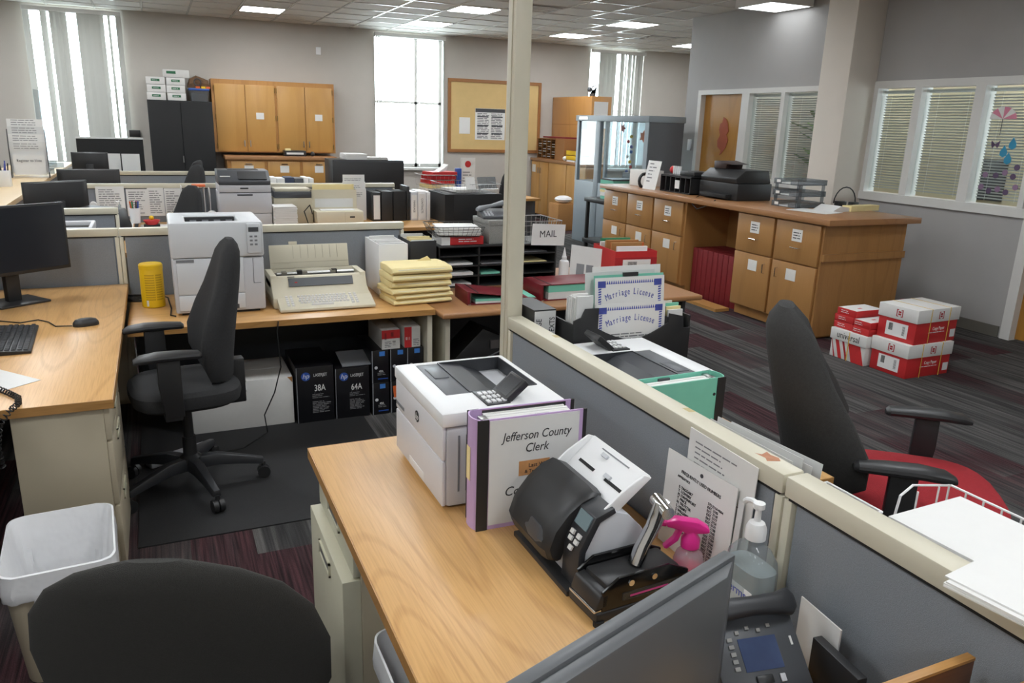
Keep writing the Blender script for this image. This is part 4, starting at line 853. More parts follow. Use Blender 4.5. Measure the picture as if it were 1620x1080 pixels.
for x, lb, lf in ((1.147, 'red and white cartridge box with barcodes atop the toner stack', 0), (1.287, 'white cartridge box with red end panel atop the toner stack', 1)):
    t = T('cartridge_box', lb, 'box', (x, 4.385, .408)); w = .112 if not lf else .1; h = .118 if not lf else .128
    BX('carton', 'cardboard_white', t, 0, 0, 0, w, .33, h, bev=.001)
    if lf: BX('red_panel', 'red_print', t, 0, -.001, 0, w*.45, 0, h); text('118', .026, 'paper', t, frame((w*.22, -.0012, h*.45), (-1, 0, 0), (0, 0, -1)), sx=.8)
    else:
        BX('red_panel', 'red_print', t, 0, -.001, h*.55, w, 0, h); text('118', .026, 'ink', t, frame((w*.68, -.0012, h*.3), (0, 0, 1), (-1, 0, 0)), sx=.8)
        b = B(); [b.box(w*(.15+.012*q), -.0014, h*.5, w*(.155+.012*q), -.001, h*.85) for q in range(9)]; [b.box(w*(.5+.012*q), -.0014, h*.65, w*(.505+.012*q), -.001, h*.88) for q in range(12)]; b.done('barcode', 'ink', t)
    lines('print', 'ink_soft', t, frame((w*.75 if lf else w*.35, -.0012, h*.25), (1, 0, 0), (0, 0, 1)), w*.4, h*.35, 4, th=.4)
# power strip and cables behind the left chair
tag(B().box(-.16, -.03, 0, .16, .03, .035).done('power_strip', 'grey_plastic', bev=.004, loc=(-.02, 4.1, .006), rot=(0, 0, .5)), 'grey power strip on the floor mat behind the chair', 'power strip')
tag(B().tube([(.545, 4.40, .64), (.54, 4.27, .655), (.53, 4.255, .60), (.54, 4.26, .4), (.50, 4.27, .25), (.44, 4.28, .12), (.45, 4.27, .02), (.40, 4.22, .012), (.3, 4.1, .012), (.16, 4.08, .012), (.06, 4.12, .012)], .0035).done('power_cable', 'rope', smooth=True), 'black power cable hanging from the typing desk to the floor', 'cable')
# ---------------------------------------------------------------- on the typing desk
cn = T('wipes_canister', 'yellow wipes canister on the typing desk', 'canister', (-.077, 4.83, .66))
B().lathe([(.058, 0), (.062, .004), (.062, .215), (.06, .22)], n=28).done('tub', 'yellow', cn, smooth=True); B().lathe([(.0635, .218), (.0635, .243), (.058, .25), (.03, .251)], n=28).done('lid', 'yellow', cn, smooth=True)
b = B()
for k in range(11):
    z = .045+k*.014
    for a0, a1 in ((-2.2, -1.35), (-1.25, -.6)):
        P = [(.0624*math.cos(a0+(a1-a0)*q/6), .0624*math.sin(a0+(a1-a0)*q/6)) for q in range(7)]
        for q in range(6): b.quad((*P[q], z), (*P[q+1], z), (*P[q+1], z+.008), (*P[q], z+.008))
b.done('print', 'yellow_dark', cn); BX('barcode', 'paper', cn, -.05, -.047, .012, -.035, -.040, .045, M=Rz(.3))
b = B()
for k in range(4): b.tube([(-.15+.09*math.cos(a)-.02*k, 5.0+.05*math.sin(a), .666+.007*k) for a in [q*2*PI/20 for q in range(20)]], .004, closed=True)
b.tube([(-.08, 5.03, .668), (-.03, 5.06, .668), (.0, 5.0, .668), (.012, 4.7, .668), (.005, 4.54, .668), (.03, 4.505, .668)], .004)
tag(b.done('cable_coil', 'rope', smooth=True), 'coiled black cable behind the yellow canister', 'cable')
# big laser printer
hp = T('laser_printer', 'large pale grey laser printer on the typing desk', 'printer', (.035, 4.52, .66))
W = .475; D = .50
BX('feet', 'black_plastic', hp, .03, .03, 0, W-.03, D-.03, .02)
B().prism([(0, .015), (D, .015), (D, .315), (0, .315)], 0, W, 'x').done('lower_body', 'grey_plastic', hp, bev=.01)
BX('tray_drawer', mat('hp_light', 'cdd0d3', .42, var=.01), hp, .02, -.008, .03, W-.11, .003, .115, bev=.004); BX('drawer_handle', 'slate', hp, .22, -.010, .03, .33, -.004, .055, bev=.004)
BX('front_door', 'hp_light', hp, .02, -.008, .12, W-.11, .003, .318, bev=.004); BX('door_latch', 'mid_grey', hp, .02, -.010, .30, .11, -.006, .315)
BX('side_seam', 'mid_grey', hp, W-.06, -.002, .17, W-.057, 0, .31); BX('side_seam', 'mid_grey', hp, W-.06, -.002, .168, W-.02, 0, .171)
up = B(); rim(up, -.004, -.012, W+.004, D-.02, .085, .05, W-.115, D-.16, .32, .515); up.done('top_cover', 'hp_light', hp, bev=.014)
BX('output_tray', 'grey_plastic', hp, .08, .05, .38, W-.11, D-.15, .41); BX('roller_bar', 'black_plastic', hp, .088, D-.19, .455, W-.12, D-.162, .505)
for k in range(4): BX('roller', 'mid_grey', hp, .115+k*.065, D-.195, .47, .15+k*.065, D-.188, .49)
cp = BX('control_panel', 'hp_light', hp, W-.085, -.022, .34, W-.012, -.008, .505, bev=.006); BX('display', 'slate', cp, W-.075, -.0235, .46, W-.022, -.0215, .485); 
for r_ in range(3):
    for c_ in range(2): BX('button', 'mid_grey', cp, W-.07+c_*.025, -.0245, .385+r_*.022, W-.055+c_*.025, -.0215, .395+r_*.022)
# typewriter
ty = T('typewriter', 'beige electric typewriter with raised paper rest', 'typewriter', (.555, 4.425, .66))
W = .565
B().prism([(.12, 0), (.52, 0), (.54, .03), (.52, .165), (.43, .18), (.425, .15), (.262, .145), (.255, .172), (.225, .168), (.19, .11), (.12, .06)], 0, W, 'x').done('body', 'beige_plastic', ty, bev=.008)
B().prism([(0, .006), (.16, .006), (.16, .075), (0, .022)], .02, W+.005, 'x').done('keyboard_deck', 'beige_plastic', ty, bev=.004)
b = B(); n_ = Vector((-.33, .94)); 
def key(x, s, w_, l_, m_=0):
    y = .03+s*.115; z = .022+(.03+s*.115)*.331; b.box(x, y, z, x+w_, y+l_, z+.010, tx=.002, ty=.002)
for r_ in range(5):
    for k in range(14 if r_ else 8):
        if r_: key(.135+k*.0205+(r_ % 2)*.007, r_*.2, .0165, .016)
    if r_ == 0: key(.20, 0, .13, .014)
    key(.065, r_*.2, .017, .016); key(.09, r_*.2, .017, .016); key(.435, r_*.2, .017, .016); key(.462, r_*.2, .017, .016)
k = b.done('keys', 'cardboard_white', ty); k['kind'] = 'stuff'
B().prism([(.190, .1135), (.217, .158), (.212, .161), (.185, .1165)], .10, .48, 'x').done('ruler_window', 'slate', ty); B().box(.135, .196, .125, .15, .2, .14).done('logo', 'red_print', ty)
BX('type_well', 'black_plastic', ty, .04, .264, .146, W-.04, .424, .154); [BX('side_wall', 'beige_plastic', ty, a, .22, .1, a+.036, .44, .178, bev=.004) for a in (.0, W-.036)]
b = B(); b.cyl((.05, .33, .165), (W-.05, .33, .165), .012); [b.box(x, .31, .16, x+.03, .35, .18) for x in (.08, .2, .37)]; b.done('platen', 'steel', ty, smooth=True)
for x in (.17, .38): BX('platen_roller', 'black_plastic', ty, x, .315, .16, x+.03, .345, .185)
MM = Tr(0, .43, .18) @ Rx(-.28)
pr = B().box(.03, 0, 0, W-.055, .006, .145, M=MM).done('paper_rest', 'beige_plastic', ty, bev=.003); B().box(.15, 0, .145, .2, .006, .165, M=MM).done('rest_tab', 'beige_plastic', pr)
for k in range(7): B().box(.17+k*.045, -.0015, .06, .173+k*.045, 0, .14, M=MM).done('rule_mark', 'beige_dark', pr)
B().box(.03, -.002, .035, W-.055, 0, .038, M=MM).done('fold_line', 'beige_dark', pr); BX('badge', 'slate', ty, .095, .2, .168, .135, .215, .1705)
# magazine boxes
def filebox(label, x0, y0, x1, y1, z, h, m, paper='paper'):
    t = T('file_box', label, 'file box', (x0, y0, z)); w, d_ = x1-x0, y1-y0
    rim(B(), 0, 0, w, d_, .005, .005, w-.005, d_-.005, 0, h).done('shell', m, t, bev=.0015); BX('bottom', m, t, .004, .004, 0, w-.004, d_-.004, .006)
    for k in range(7):
        y = .02+k*(d_-.05)/6; B().box(.01, y, .01, w-.012, y+.012, h-.012+random.random()*.03, M=Tr(0, 0, 0) @ Rx(random.uniform(-.03, .03))).done('folder', paper if k % 3 else 'paper_grey', t)
    return t
filebox('white file box of papers beside the typewriter', 1.23, 4.74, 1.418, 5.1, .66, .325, 'white_plastic'); filebox('black file box of papers beside the white file box', 1.462, 4.83, 1.64, 5.12, .655, .33, 'black_plastic', 'manila')
# manila folders
rnd = random.Random(5); z = .661
LBL = ('bottom of the stack', 'second from the bottom of the stack', 'third from the bottom of the stack', 'fourth from the bottom of the stack', 'second from the top of the stack', 'topmost of the stack')
for k in range(6):
    h = (.032, .03, .034, .04, .042, .045)[k]; t = T('manila_folder', 'stuffed pale yellow folder, '+LBL[k], 'folder', (1.41+rnd.uniform(-.012, .012), 4.56+rnd.uniform(-.012, .012), z), rnd.uniform(-.06, .06)+.05, 'stuffed yellow folders')
    w, d_ = .19, .13
    R = []
    for x, q in ((-w, .85), (-w*.9, 1), (w*.9, 1), (w, .9)): R.append([Vector((x, y, zz)) for y, zz in ((-d_, h*.12), (-d_-.008, h*.45*q), (-d_+.01, h*.96*q), (0, h), (d_, h*.98*q), (d_, 0), (0, 0))])
    B().loft(R).done('cover', 'manila', t, bev=.002)
    BX('contents', 'paper', t, -w*.8, -d_-.001, h*.25, w*.75, d_*.9, h*.7); z += h+.002
    if k == 5: B().prism([(.02, 0), (.13, 0), (.10, .03)], d_*.6, d_*.62, 'y', M=Tr(0, 0, h-.003)).done('tab', 'manila', t)
# ---------------------------------------------------------------- mail table
def wire_basket(label, loc, rot, w, d, h, m='steel', r=.0018, step=.03, flare=.02, group=None, front=True):
    t = T('wire_basket', label, 'basket', loc, rot, group); hw, hd = w/2, d/2
    top = [(-hw-flare, -hd-flare, h), (hw+flare, -hd-flare, h), (hw+flare, hd+flare, h), (-hw-flare, hd+flare, h)]
    B().tube(top, r*1.6, n=6, closed=True).done('rim', m, t, smooth=True)
    b = B()
    b.tube([(-hw, -hd, r), (hw, -hd, r), (hw, hd, r), (-hw, hd, r)], r*1.2, n=4, closed=True)
    f2 = flare*.5; b.tube([(-hw-f2, -hd-f2, h/2), (hw+f2, -hd-f2, h/2), (hw+f2, hd+f2, h/2), (-hw-f2, hd+f2, h/2)], r, n=4, closed=True)
    k = int(w/step)
    for i in range(k+1):
        x = -hw+w*i/k; xt = x*(1+flare/hw); b.tube([(xt, -hd-flare, h), (x, -hd, r), (x, hd, r), (xt, hd+flare, h)], r*.8, n=4)
    k = int(d/step)
    for i in range(k+1):
        y = -hd+d*i/k; yt = y*(1+flare/hd); b.tube([(-hw-flare, yt, h), (-hw, y, r), (hw, y, r), (hw+flare, yt, h)], r*.8, n=4)
    b.done('wires', m, t)
    return t
def paper_stack(label, loc, rot, w, d, n, th=.004, name='paper_stack', m='paper', jit=.012, cat='paper', seed=1, parent=None, group=None):
    rr = random.Random(seed); t = T(name, label, cat, loc, rot, group)
    for k in range(n):
        a = rr.uniform(-.04, .04); x, y = rr.uniform(-jit, jit), rr.uniform(-jit, jit)
        BX('sheet', m, t, -w/2, -d/2, 0, w/2, d/2, th*.9, M=Tr(x, y, k*th) @ Rz(a))
    return t
so = T('mail_sorter', 'black plastic mail sorter with three columns of slots', 'sorter', (1.665, 4.86, .655)); W, Dp, Hs = .88, .32, .285
b = B()
for z in (0, .07, .14, .21): b.box(0, 0, z, W, Dp, z+.008)
for x in (0, .285, .58, W-.01): b.box(x, 0, 0, x+.01, Dp, Hs)
b.box(0, Dp-.008, 0, W, Dp, Hs); b.done('shelves', 'black_plastic', so); BX('top', 'black_plastic', so, -.005, -.01, Hs-.012, W+.005, Dp, Hs, bev=.002)
for x, z, m, tt in ((.03, .15, 'paper', .012), (.03, .08, 'paper_grey', .02), (.02, .01, 'paper', .012), (.31, .08, 'teal', .012), (.31, .15, 'ink_soft', .006), (.61, .15, 'manila', .004), (.61, .22, 'ink_soft', .004)):
    tag(B().box(0, 0, 0, .22 if x < .3 else .14 if m == 'teal' else .2, .28, tt).done('slot_papers', m, loc=(1.665+x, 4.868, .655+z+.001), rot=(0, 0, random.uniform(-.05, .05))), {('paper', .15): 'white papers in the upper left slot of the mail sorter', ('paper_grey', .08): 'grey white papers in the middle left slot of the sorter', ('paper', .01): 'loose white forms in the lowest left sorter slot', ('teal', .08): 'green slip in the middle sorter slot', ('ink_soft', .15): 'dim grey papers in the sorter slot beside the pole', ('manila', .15): 'thin cream papers in the right sorter slot', ('ink_soft', .22): 'dim grey papers in the top right sorter slot'}[(m, z)], 'papers', 'papers in the mail sorter')
ZT = .941
rm = T('paper_ream', 'red wrapped paper ream under the wire basket', 'paper ream', (1.85, 5.0, ZT), -.03)
BX('wrapper', 'red_print', rm, -.15, -.11, 0, .15, .11, .055, bev=.004); BX('white_band', 'paper', rm, -.1505, -.1105, .0, -.09, .1105, .0553); lines('print', 'paper', rm, frame((.05, -.111, .03), (1, 0, 0), (0, 0, 1)), .16, .03, 2, fill=.6)
wire_basket('dark wire basket of white papers on the red ream', (1.815, 4.99, ZT+.056), -.12, .30, .25, .07, m=mat('dark_wire', '4a4a48', .4, metal=.6), flare=.03)
paper_stack('loose white papers in the wire basket on the red ream', (1.84, 4.99, ZT+.064), -.15, .28, .23, 9, .006, seed=3)
gb_ = T('record_box', 'grey speckled archive box carrying a desk phone', 'box', (2.165, 5.03, ZT)); BX('box', 'speckle', gb_, -.13, -.15, 0, .12, .15, .13, bev=.002); BX('lid', 'speckle', gb_, -.135, -.155, .125, .125, .155, .16, bev=.003); BX('label_holder', 'paper', gb_, .0, -.152, .07, .05, -.15, .095)
p2 = T('desk_phone', 'grey desk phone on the speckled archive box', 'phone', (2.13, 5.03, ZT+.161), -.15)
B().prism([(-.1, 0), (.1, 0), (.1, .055), (-.1, .018)], -.1, .1, 'x').done('body', 'slate', p2, bev=.004)
B().loft([[Vector((x, .06+a, .075+b_+x*.3)) for a, b_ in sell(w_, h_, 2.5, 10)] for x, w_, h_ in ((-.11, .02, .012), (-.09, .026, .02), (0, .018, .012), (.09, .026, .02), (.11, .02, .012))]).done('handset', 'mid_grey', p2, smooth=True, rot=(0, .1, .25))
b = B(); [b.box(-.08+c_*.022, -.08+r_*.022, .022+r_*.006, -.065+c_*.022, -.066+r_*.022, .028+r_*.006) for c_ in range(3) for r_ in range(4)]; b.done('keys', 'grey_plastic', p2)
mb_ = wire_basket('wire mail basket carrying the MAIL sign', (2.44, 5.03, ZT), 0, .22, .28, .15, flare=.03)
sg = T('mail_sign', 'white paper sign reading MAIL on the wire basket', 'sign', (2.46, 4.835, .925), .02); BX('sheet', 'paper', sg, -.13, -.002, 0, .13, 0, .148, M=Ry(.05)); text('MAIL', .068, 'ink', sg, frame((0, -.0028, .078), (1, 0, 0), (.05, 0, 1)), sx=.92)
def ledger(label, loc, rot, w=.46, d=.27, h=.085, slope=0):
    t = T('ledger_binder', label, 'binder', loc, rot)
    BX('lower_cover', 'oxblood', t, 0, 0, 0, w, d, .006); BX('spine', 'oxblood', t, -.006, 0, 0, .012, d, h, bev=.003)
    MM = Tr(0, 0, h-.006) @ Ry(slope); B().box(0, 0, 0, w, d, .006, M=MM).done('upper_cover', 'oxblood', t, bev=.001); B().box(.055, -.001, .005, .065, d, .0075, M=MM).done('hinge_groove', 'black_gap', t)
    hp_ = h-.014-(.045 if slope else 0); BX('pages', 'paper_grey', t, .05, .006, .007, w-.015, d-.01, .007+hp_*.5); BX('tinted_pages', 'teal', t, .05, .005, .007+hp_*.5, w-.012, d-.01, .007+hp_); b = B(); [b.cyl((.03, q, .006), (.03, q, h-.006), .006) for q in (.05, d-.05)]; b.done('post', 'steel', t)
    for c_ in (.004, w-.02): BX('corner_clip', 'steel', t, c_-.004, -.001, .0, c_+.014, .012, .007)
    return t
ledger('oxblood ledger binder with lifted cover near the yellow folders', (1.68, 4.34, .655), -.06, slope=.13)
ledger('thick oxblood ledger binder in front of the glue bottle', (2.17, 4.315, .655), .0, w=.46, h=.105)
gl = T('glue_bottle', 'white glue bottle with pointed nozzle on the mail table', 'bottle', (2.595, 4.83, .655)); B().lathe([(.033, 0), (.036, .004), (.036, .14), (.032, .155), (.018, .165), (.018, .185), (.014, .19)], n=20).done('bottle', 'white_plastic', gl, smooth=True); B().lathe([(.015, .188), (.012, .2), (.004, .24), (.003, .25)], n=14).done('nozzle', 'white_plastic', gl, smooth=True)
st = T('notice_stand', 'white notice leaning in a stand behind the thick ledger', 'notice', (2.74, 4.78, .655), -.1)
MM = Rx(-.3); B().box(-.12, 0, .02, .12, .003, .26, M=MM @ Ry(.16)).done('sheet', 'paper_grey', st); B().box(-.07, -.0012, .05, -.01, 0, .13, M=MM @ Ry(.16)).done('picture', 'mid_grey', st); B().box(.005, -.0012, .05, .06, 0, .13, M=MM @ Ry(.16)).done('picture', 'mid_grey', st); BX('foot', 'black_plastic', st, -.13, -.03, 0, .13, .10, .02)
rb = T('file_box', 'red cardboard box of brown folders on the mail table', 'file box', (2.95, 4.72, .655), -.12)
rim(B(), 0, 0, .33, .40, .004, .004, .326, .396, 0, .225).done('carton', 'red_print', rb); BX('bottom', 'red_print', rb, .002, .002, 0, .328, .398, .006); BX('front_flap', 'red_dark', rb, .0, -.004, .0, .33, 0, .18)
BX('shipping_label', 'paper', rb, .06, -.006, .10, .28, -.004, .165); b = B(); [b.box(.10+.006*q, -.007, .115, .103+.006*q, -.006, .15) for q in range(12)]; b.done('barcode', 'ink', rb)
for k, (y, m, h_) in enumerate(((.03, 'paper', .21), (.06, 'paper', .25), (.11, 'brown_box', .27), (.16, 'orange', .262), (.21, 'brown_box', .275), (.26, 'brown_box', .265), (.31, 'paper', .25), (.35, 'green_label', .27))): B().box(.02+.02*(k % 2), y, .01, .30-.02*(k % 3), y+.02, h_).done('folder', m, rb)
# dark case under the mail table
cs = T('equipment_case', 'black case tipped on its side under the mail table', 'case', (1.62, 4.55, .0), 0); B().prism([(0, 0), (.42, 0), (.42, .36), (.25, .44), (0, .20)], 0, .25, 'y').done('case', 'black_plastic', cs, bev=.008); B().box(.3, -.01, .30, .36, 0, .36).done('latch', 'steel', cs); B().tube([(.05, -.006, .13), (.25, -.006, .23), (.40, -.006, .29)], .005).done('seam', 'mid_grey', cs)
# ---------------------------------------------------------------- right workstation
lh = T('brochure_holder', 'black three pocket brochure holder behind the second white printer', 'holder', (1.28, 2.29, .74)); W = .50
front = [(0, 0), (W, 0), (W, .285), (W-.03, .285), (W-.035, .33), (W-.10, .345), (W-.10, .31)]+[(W-.10-.30*q/8, .31-.05*math.sin(PI*q/8)) for q in range(1, 8)]+[(.10, .31), (.10, .385), (.045, .385), (.03, .355), (0, .345)]
B().prism(front, 0, .006, 'y').done('front_wall', 'black_plastic', lh, bev=.0015)
b = B(); b.box(0, 0, 0, W, .15, .008); b.box(0, .145, 0, W, .15, .30)
for x in (0, .095, W-.105, W-.006): b.box(x, .004, 0, x+.006, .15, .33)
b.done('pockets', 'black_plastic', lh)
def certificate(label, x, y, z, tilt, w=.29, h=.215, ink='blue_ink'):
    t = T('certificate', label, 'certificate', (x, y, z), (tilt, 0, -.03)); BX('sheet', 'paper', t, -w/2, 0, 0, w/2, .0015, h)
    b = B(); F = frame((0, -.0006, h/2), (1, 0, 0), (0, 0, 1)); a, c = w/2-.02, h/2-.018
    for k in range(28):
        u = -a+2*a*k/28
        for v, q in ((c, .012), (-c, .012)): b.quad((u, v-q/2, 0), (u+a/17, v-q/2, 0), (u+a/17-.003, v+q/2, 0), (u+.003, v+q/2, 0), M=F)
    for k in range(20):
        v = -c+2*c*k/20
        for u in (a, -a): b.quad((u-.006, v, 0), (u+.006, v+.002, 0), (u+.006, v+c/12, 0), (u-.006, v+c/12-.002, 0), M=F)
    for u in (a-.008, -a+.008): b.quad((u-.016, c-.018, 0), (u+.016, c-.018, 0), (u+.016, c+.006, 0), (u-.016, c+.006, 0), M=F)
    b.done('border', ink, t)
    s = 'Marriage License'
    for k, chh in enumerate(s):
        u = (k-7.5)/7.5; text(chh, .034, ink, t, F @ Tr(u*.095, c-.036-.018*u*u, .0004) @ Rz(-u*.35), sx=.62, name='letter')
    lines('print', 'ink_soft', t, F @ Tr(0, c-.105, 0), .16, .03, 3, th=.4)
    return t
certificate('upper marriage licence form with teal backing in the black holder', 1.535, 2.325, 1.005, -.10)
certificate('front marriage licence form low in the black holder', 1.528, 2.303, .915, -.06)
tag(B().box(-.145, 0, 0, .145, .002, .22).done('teal_sheet', 'teal', loc=(1.538, 2.336, 1.007), rot=(-.1, 0, -.03)), 'teal backing sheet behind the upper marriage licence', 'paper')
BX_c = tag(B().box(-.03, -.006, 0, .03, .006, .014).done('binder_clip', 'black_plastic', loc=(1.54, 2.353, 1.22), rot=(-.1, 0, 0)), 'black binder clip on the teal sheet', 'clip')
tag(B().box(-.145, 0, 0, .145, .002, .29).done('white_board_sheet', 'paper', loc=(1.555, 2.375, .96), rot=(-.1, 0, -.02)), 'tall plain white sheet at the back of the black holder', 'paper')
tag(B().box(-.15, 0, 0, .15, .002, .28).done('white_board_sheet', 'paper_grey', loc=(1.52, 2.36, .955), rot=(-.1, 0, .02)), 'white sheet sticking out beside the marriage licences', 'paper')
en = T('envelope_bundle', 'bundle of white envelopes in the left pocket of the black holder', 'envelopes', (1.325, 2.30, .75), 0)
for k in range(7): BX('envelope', 'paper' if k % 2 else 'paper_grey', en, -.03, k*.012, .0, .035, k*.012+.008, .40+random.uniform(-.012, .02), M=Rz(random.uniform(-.05, .05)))
ep = T('leaflet_bundle', 'folded white leaflets in the right pocket of the black holder', 'leaflets', (1.725, 2.30, .75), 0)
for k in range(6): BX('leaflet', ('paper', 'manila', 'teal', 'paper', 'yellow', 'paper')[k], ep, -.03, .005+k*.014, .0, .035, k*.014+.012, .34+.01*(k % 3), M=Rx(-.04))
sbn = T('spine_binder', 'grey labelled binder reading MARRIAGE & CONTEXTS beside the holder', 'binder', (1.225, 2.40, .74)); BX('case', 'black_plastic', sbn, -.045, 0, 0, .042, .2, .365); BX('spine_label', 'paper_grey', sbn, -.043, -.002, .0, .04, 0, .36)
for k, s in enumerate(('MARRIAGE', '&', 'CONTEXTS')): text(s, .03, 'ink', sbn, frame((-.025+k*.026, -.0026, .275), (0, 0, 1), (-1, 0, 0)), sx=.8)
# sheets leaning on the far side of the partition
for k in range(5):
    o = B().box(0, -.14, 0, .0016, .14, .29+.008*(k % 3)).done('plastic_sleeve', 'paper' if k % 2 else 'paper_grey', loc=(1.196+.012*k, 1.33-.012*k, .742), rot=(0, .05+.012*k, .02*k))
    tag(o, ('sheet sleeve touching the far side of the partition, first of the row', 'second white sheet sleeve behind the partition', 'third white sheet sleeve behind the partition', 'fourth white sheet sleeve behind the partition', 'outermost white sheet sleeve with punched edge behind the partition')[k], 'paper', 'white sleeves leaning behind the partition')
# white wire letter tray with papers
wt = T('letter_tray', 'white wire letter tray piled with papers beyond the partition', 'tray', (1.39, .80, .742))
wr = .0028; b = B(); hx, y0, y1, z1 = .13, -.27, .21, .27
b.tube([(-hx, y1, .20), (-hx+.02, y1+.005, .20), (-.03, y1, .205), (-.02, y1, .27), (.02, y1+.005, .285), (hx, y1-.005, z1), (hx, y0, z1), (-hx, y0, .20)], wr, closed=True)
for z in (.15, .03): b.tube([(-hx, y1, z), (hx, y1, z), (hx, y0, z), (-hx, y0, z)], wr, closed=True)
for k in range(13): y = y0+(y1-y0)*k/12; b.tube([(hx, y, z1), (hx, y, .03), (-hx, y, .03), (-hx, y, .2)], wr*.8, n=5)
for k in range(4): x = -hx+2*hx*(k+.5)/4; b.tube([(x, y1, .2 if x < 0 else z1), (x, y1, .03), (x, y0, .03), (x, y0, .2)], wr*.8, n=5)
for x in (-hx, hx): 
    for y in (y0, y1): b.cyl((x, y, 0), (x, y, .2), wr)
b.done('wire_frame', 'white_plastic', wt)
for z in range(3): B().box(-.115, -.25, .0, .115, .17, .004, M=Tr(0, 0, .155+z*.02)).done('shelf_paper', 'paper', wt)
paper_stack('thick pile of white papers in the white wire tray', (1.385, .77, .935), .0, .22, .36, 14, .0055, seed=8, jit=.02)
paper_stack('white papers draped on the partition cap beside the wire tray', (1.15, .57, 1.072), .12, .14, .24, 5, .003, seed=9)
wt2 = wire_basket('small white wire rack between the partition and red chair', (1.27, 1.10, .742), 0, .13, .14, .23, m='white_plastic', r=.0025, flare=.005)
# wooden organiser at the near end of the front desk
og = T('desk_organizer', 'dark brown wooden board standing on the front desk', 'organizer', (.70, .62, .74)); BX('board', 'walnut', og, 0, 0, 0, .375, .014, .235, bev=.002); BX('top_edge', 'oak_edge', og, 0, 0, .235, .375, .014, .24); BX('pin', 'steel', og, .30, -.004, .19, .308, 0, .198)
os_ = T('desk_shelf', 'tan wooden shelf at the near end of the partition', 'shelf', (.985, .33, .74)); BX('shelf', 'oak_top_x', os_, 0, 0, .225, .12, .225, .245, bev=.002); BX('support', 'walnut', os_, 0, 0, 0, .015, .225, .225); BX('support', 'walnut', os_, .105, 0, 0, .12, .225, .225)
# ---------------------------------------------------------------- second workstation
lx = T('laser_printer', 'light grey printer with dark top on the second typing desk', 'printer', (.52, 7.86, .70)); W = .47
BX('tray', 'grey_plastic', lx, 0, 0, 0, W, .42, .13, bev=.006); BX('tray_handle', 'slate', lx, .16, -.004, .07, .31, .002, .095, bev=.004); BX('body', 'grey_plastic', lx, -.003, -.004, .133, W+.003, .42, .33, bev=.006); BX('front_seam', 'mid_grey', lx, 0, -.006, .325, W, -.003, .33); BX('face', 'grey_plastic', lx, 0, -.006, .332, W, .42, .40, bev=.006)
BX('brand_bar', 'slate', lx, .16, -.008, .30, .30, -.005, .315); lines('brand', 'ink', lx, frame((W/2, -.0065, .37), (1, 0, 0), (0, 0, 1)), .09, .02, 1, th=.6)
B().prism([(-.01, .40), (.42, .40), (.42, .53), (.12, .53), (-.01, .44)], 0, W, 'x').done('top_cover', 'slate', lx, bev=.008); BX('output_slot', 'black_gap', lx, .10, .14, .525, .38, .36, .533); BX('sticker', 'paper', lx, .02, .03, .472, .11, .06, .482); 
cp = B().prism([(.0, .452), (.1, .515), (.098, .52), (-.004, .456)], .18, .44, 'x').done('control_panel', 'black_plastic', lx)
paper_stack('tall stack of white paper beside the light grey printer', (1.105, 7.87, .70), 0, .21, .26, 24, .0085, seed=4, jit=.005)
g1 = T('dot_matrix_printer', 'old beige printer half hidden behind the paper stack', 'printer', (1.03, 8.02, .70)); BX('body', 'beige_dark', g1, 0, 0, 0, .38, .3, .26, bev=.01); BX('cover', 'slate', g1, .01, -.004, .26, .37, .26, .32, bev=.006); BX('paper_slot', 'beige_plastic', g1, .02, .02, .32, .36, .24, .35, bev=.004)
g2 = T('label_printer', 'low beige machine with manila folders in its hopper', 'printer', (1.42, 7.87, .70)); BX('body', 'beige_plastic', g2, 0, 0, 0, .47, .36, .135, bev=.008); BX('slot_cover', 'white_plastic', g2, .06, .08, .135, .40, .2, .142); BX('badge', 'ink', g2, .33, -.002, .07, .38, 0, .085); BX('side_vent', 'beige_dark', g2, .28, -.001, .02, .283, 0, .12)
rim(B(), 0, .258, .46, .36, .006, .266, .454, .354, .135, .33).done('hopper', 'beige_plastic', g2); BX('hopper_window', 'paper_grey', g2, .03, .2555, .15, .42, .2575, .24)
for k in range(4): tag(B().box(0, 0, 0, .4, .01, .24).done('manila_folder', 'manila', loc=(1.435+.012*k, 8.142+.018*k, .838), rot=(-.03, 0, 0)), ('front', 'second', 'third', 'rearmost')[k]+' upright manila folder in the beige machine hopper', 'folder', 'upright manila folders')
tag(B().tube([(1.40, 8.0, .80), (1.36, 7.9, .90), (1.30, 7.88, .84), (1.33, 7.84, .72), (1.22, 7.84, .71)], .006).done('looped_cable', 'rope', smooth=True), 'looped dark cable beside the beige machine', 'cable')
fh = T('form_holder', 'upright stack of white forms beside the row of binders', 'papers', (1.88, 8.22, .70), .0)
for k, h in enumerate((.33, .40, .47)): B().box(-.125+.01*k, k*.03, 0, .125, k*.03+.006, h).done('form', 'paper', fh); lines('print', 'ink_soft', fh, frame((0, k*.03-.001, h-.06), (1, 0, 0), (0, 0, 1)), .18, .05, 3, th=.3, seed=k)
def binder(label, x, y, z, w, h, d, m, rot=0, spine='paper', txt=None, lean=0):
    t = T('ring_binder', label, 'binder', (x, y, z), (0, lean, rot), 'ring binders in a row'); BX('case', m, t, 0, 0, 0, w, d, h, bev=.003); BX('pages', 'paper', t, .006, .01, .01, w-.006, d+.001, h-.008)
    if spine: BX('spine_card', spine, t, .008, -.001, .02, w-.008, 0, h-.03)
    if txt: text(txt, .03, 'ink', t, frame((w/2, -.0016, h*.5), (0, 0, -1), (1, 0, 0)), sx=.9)
    return t
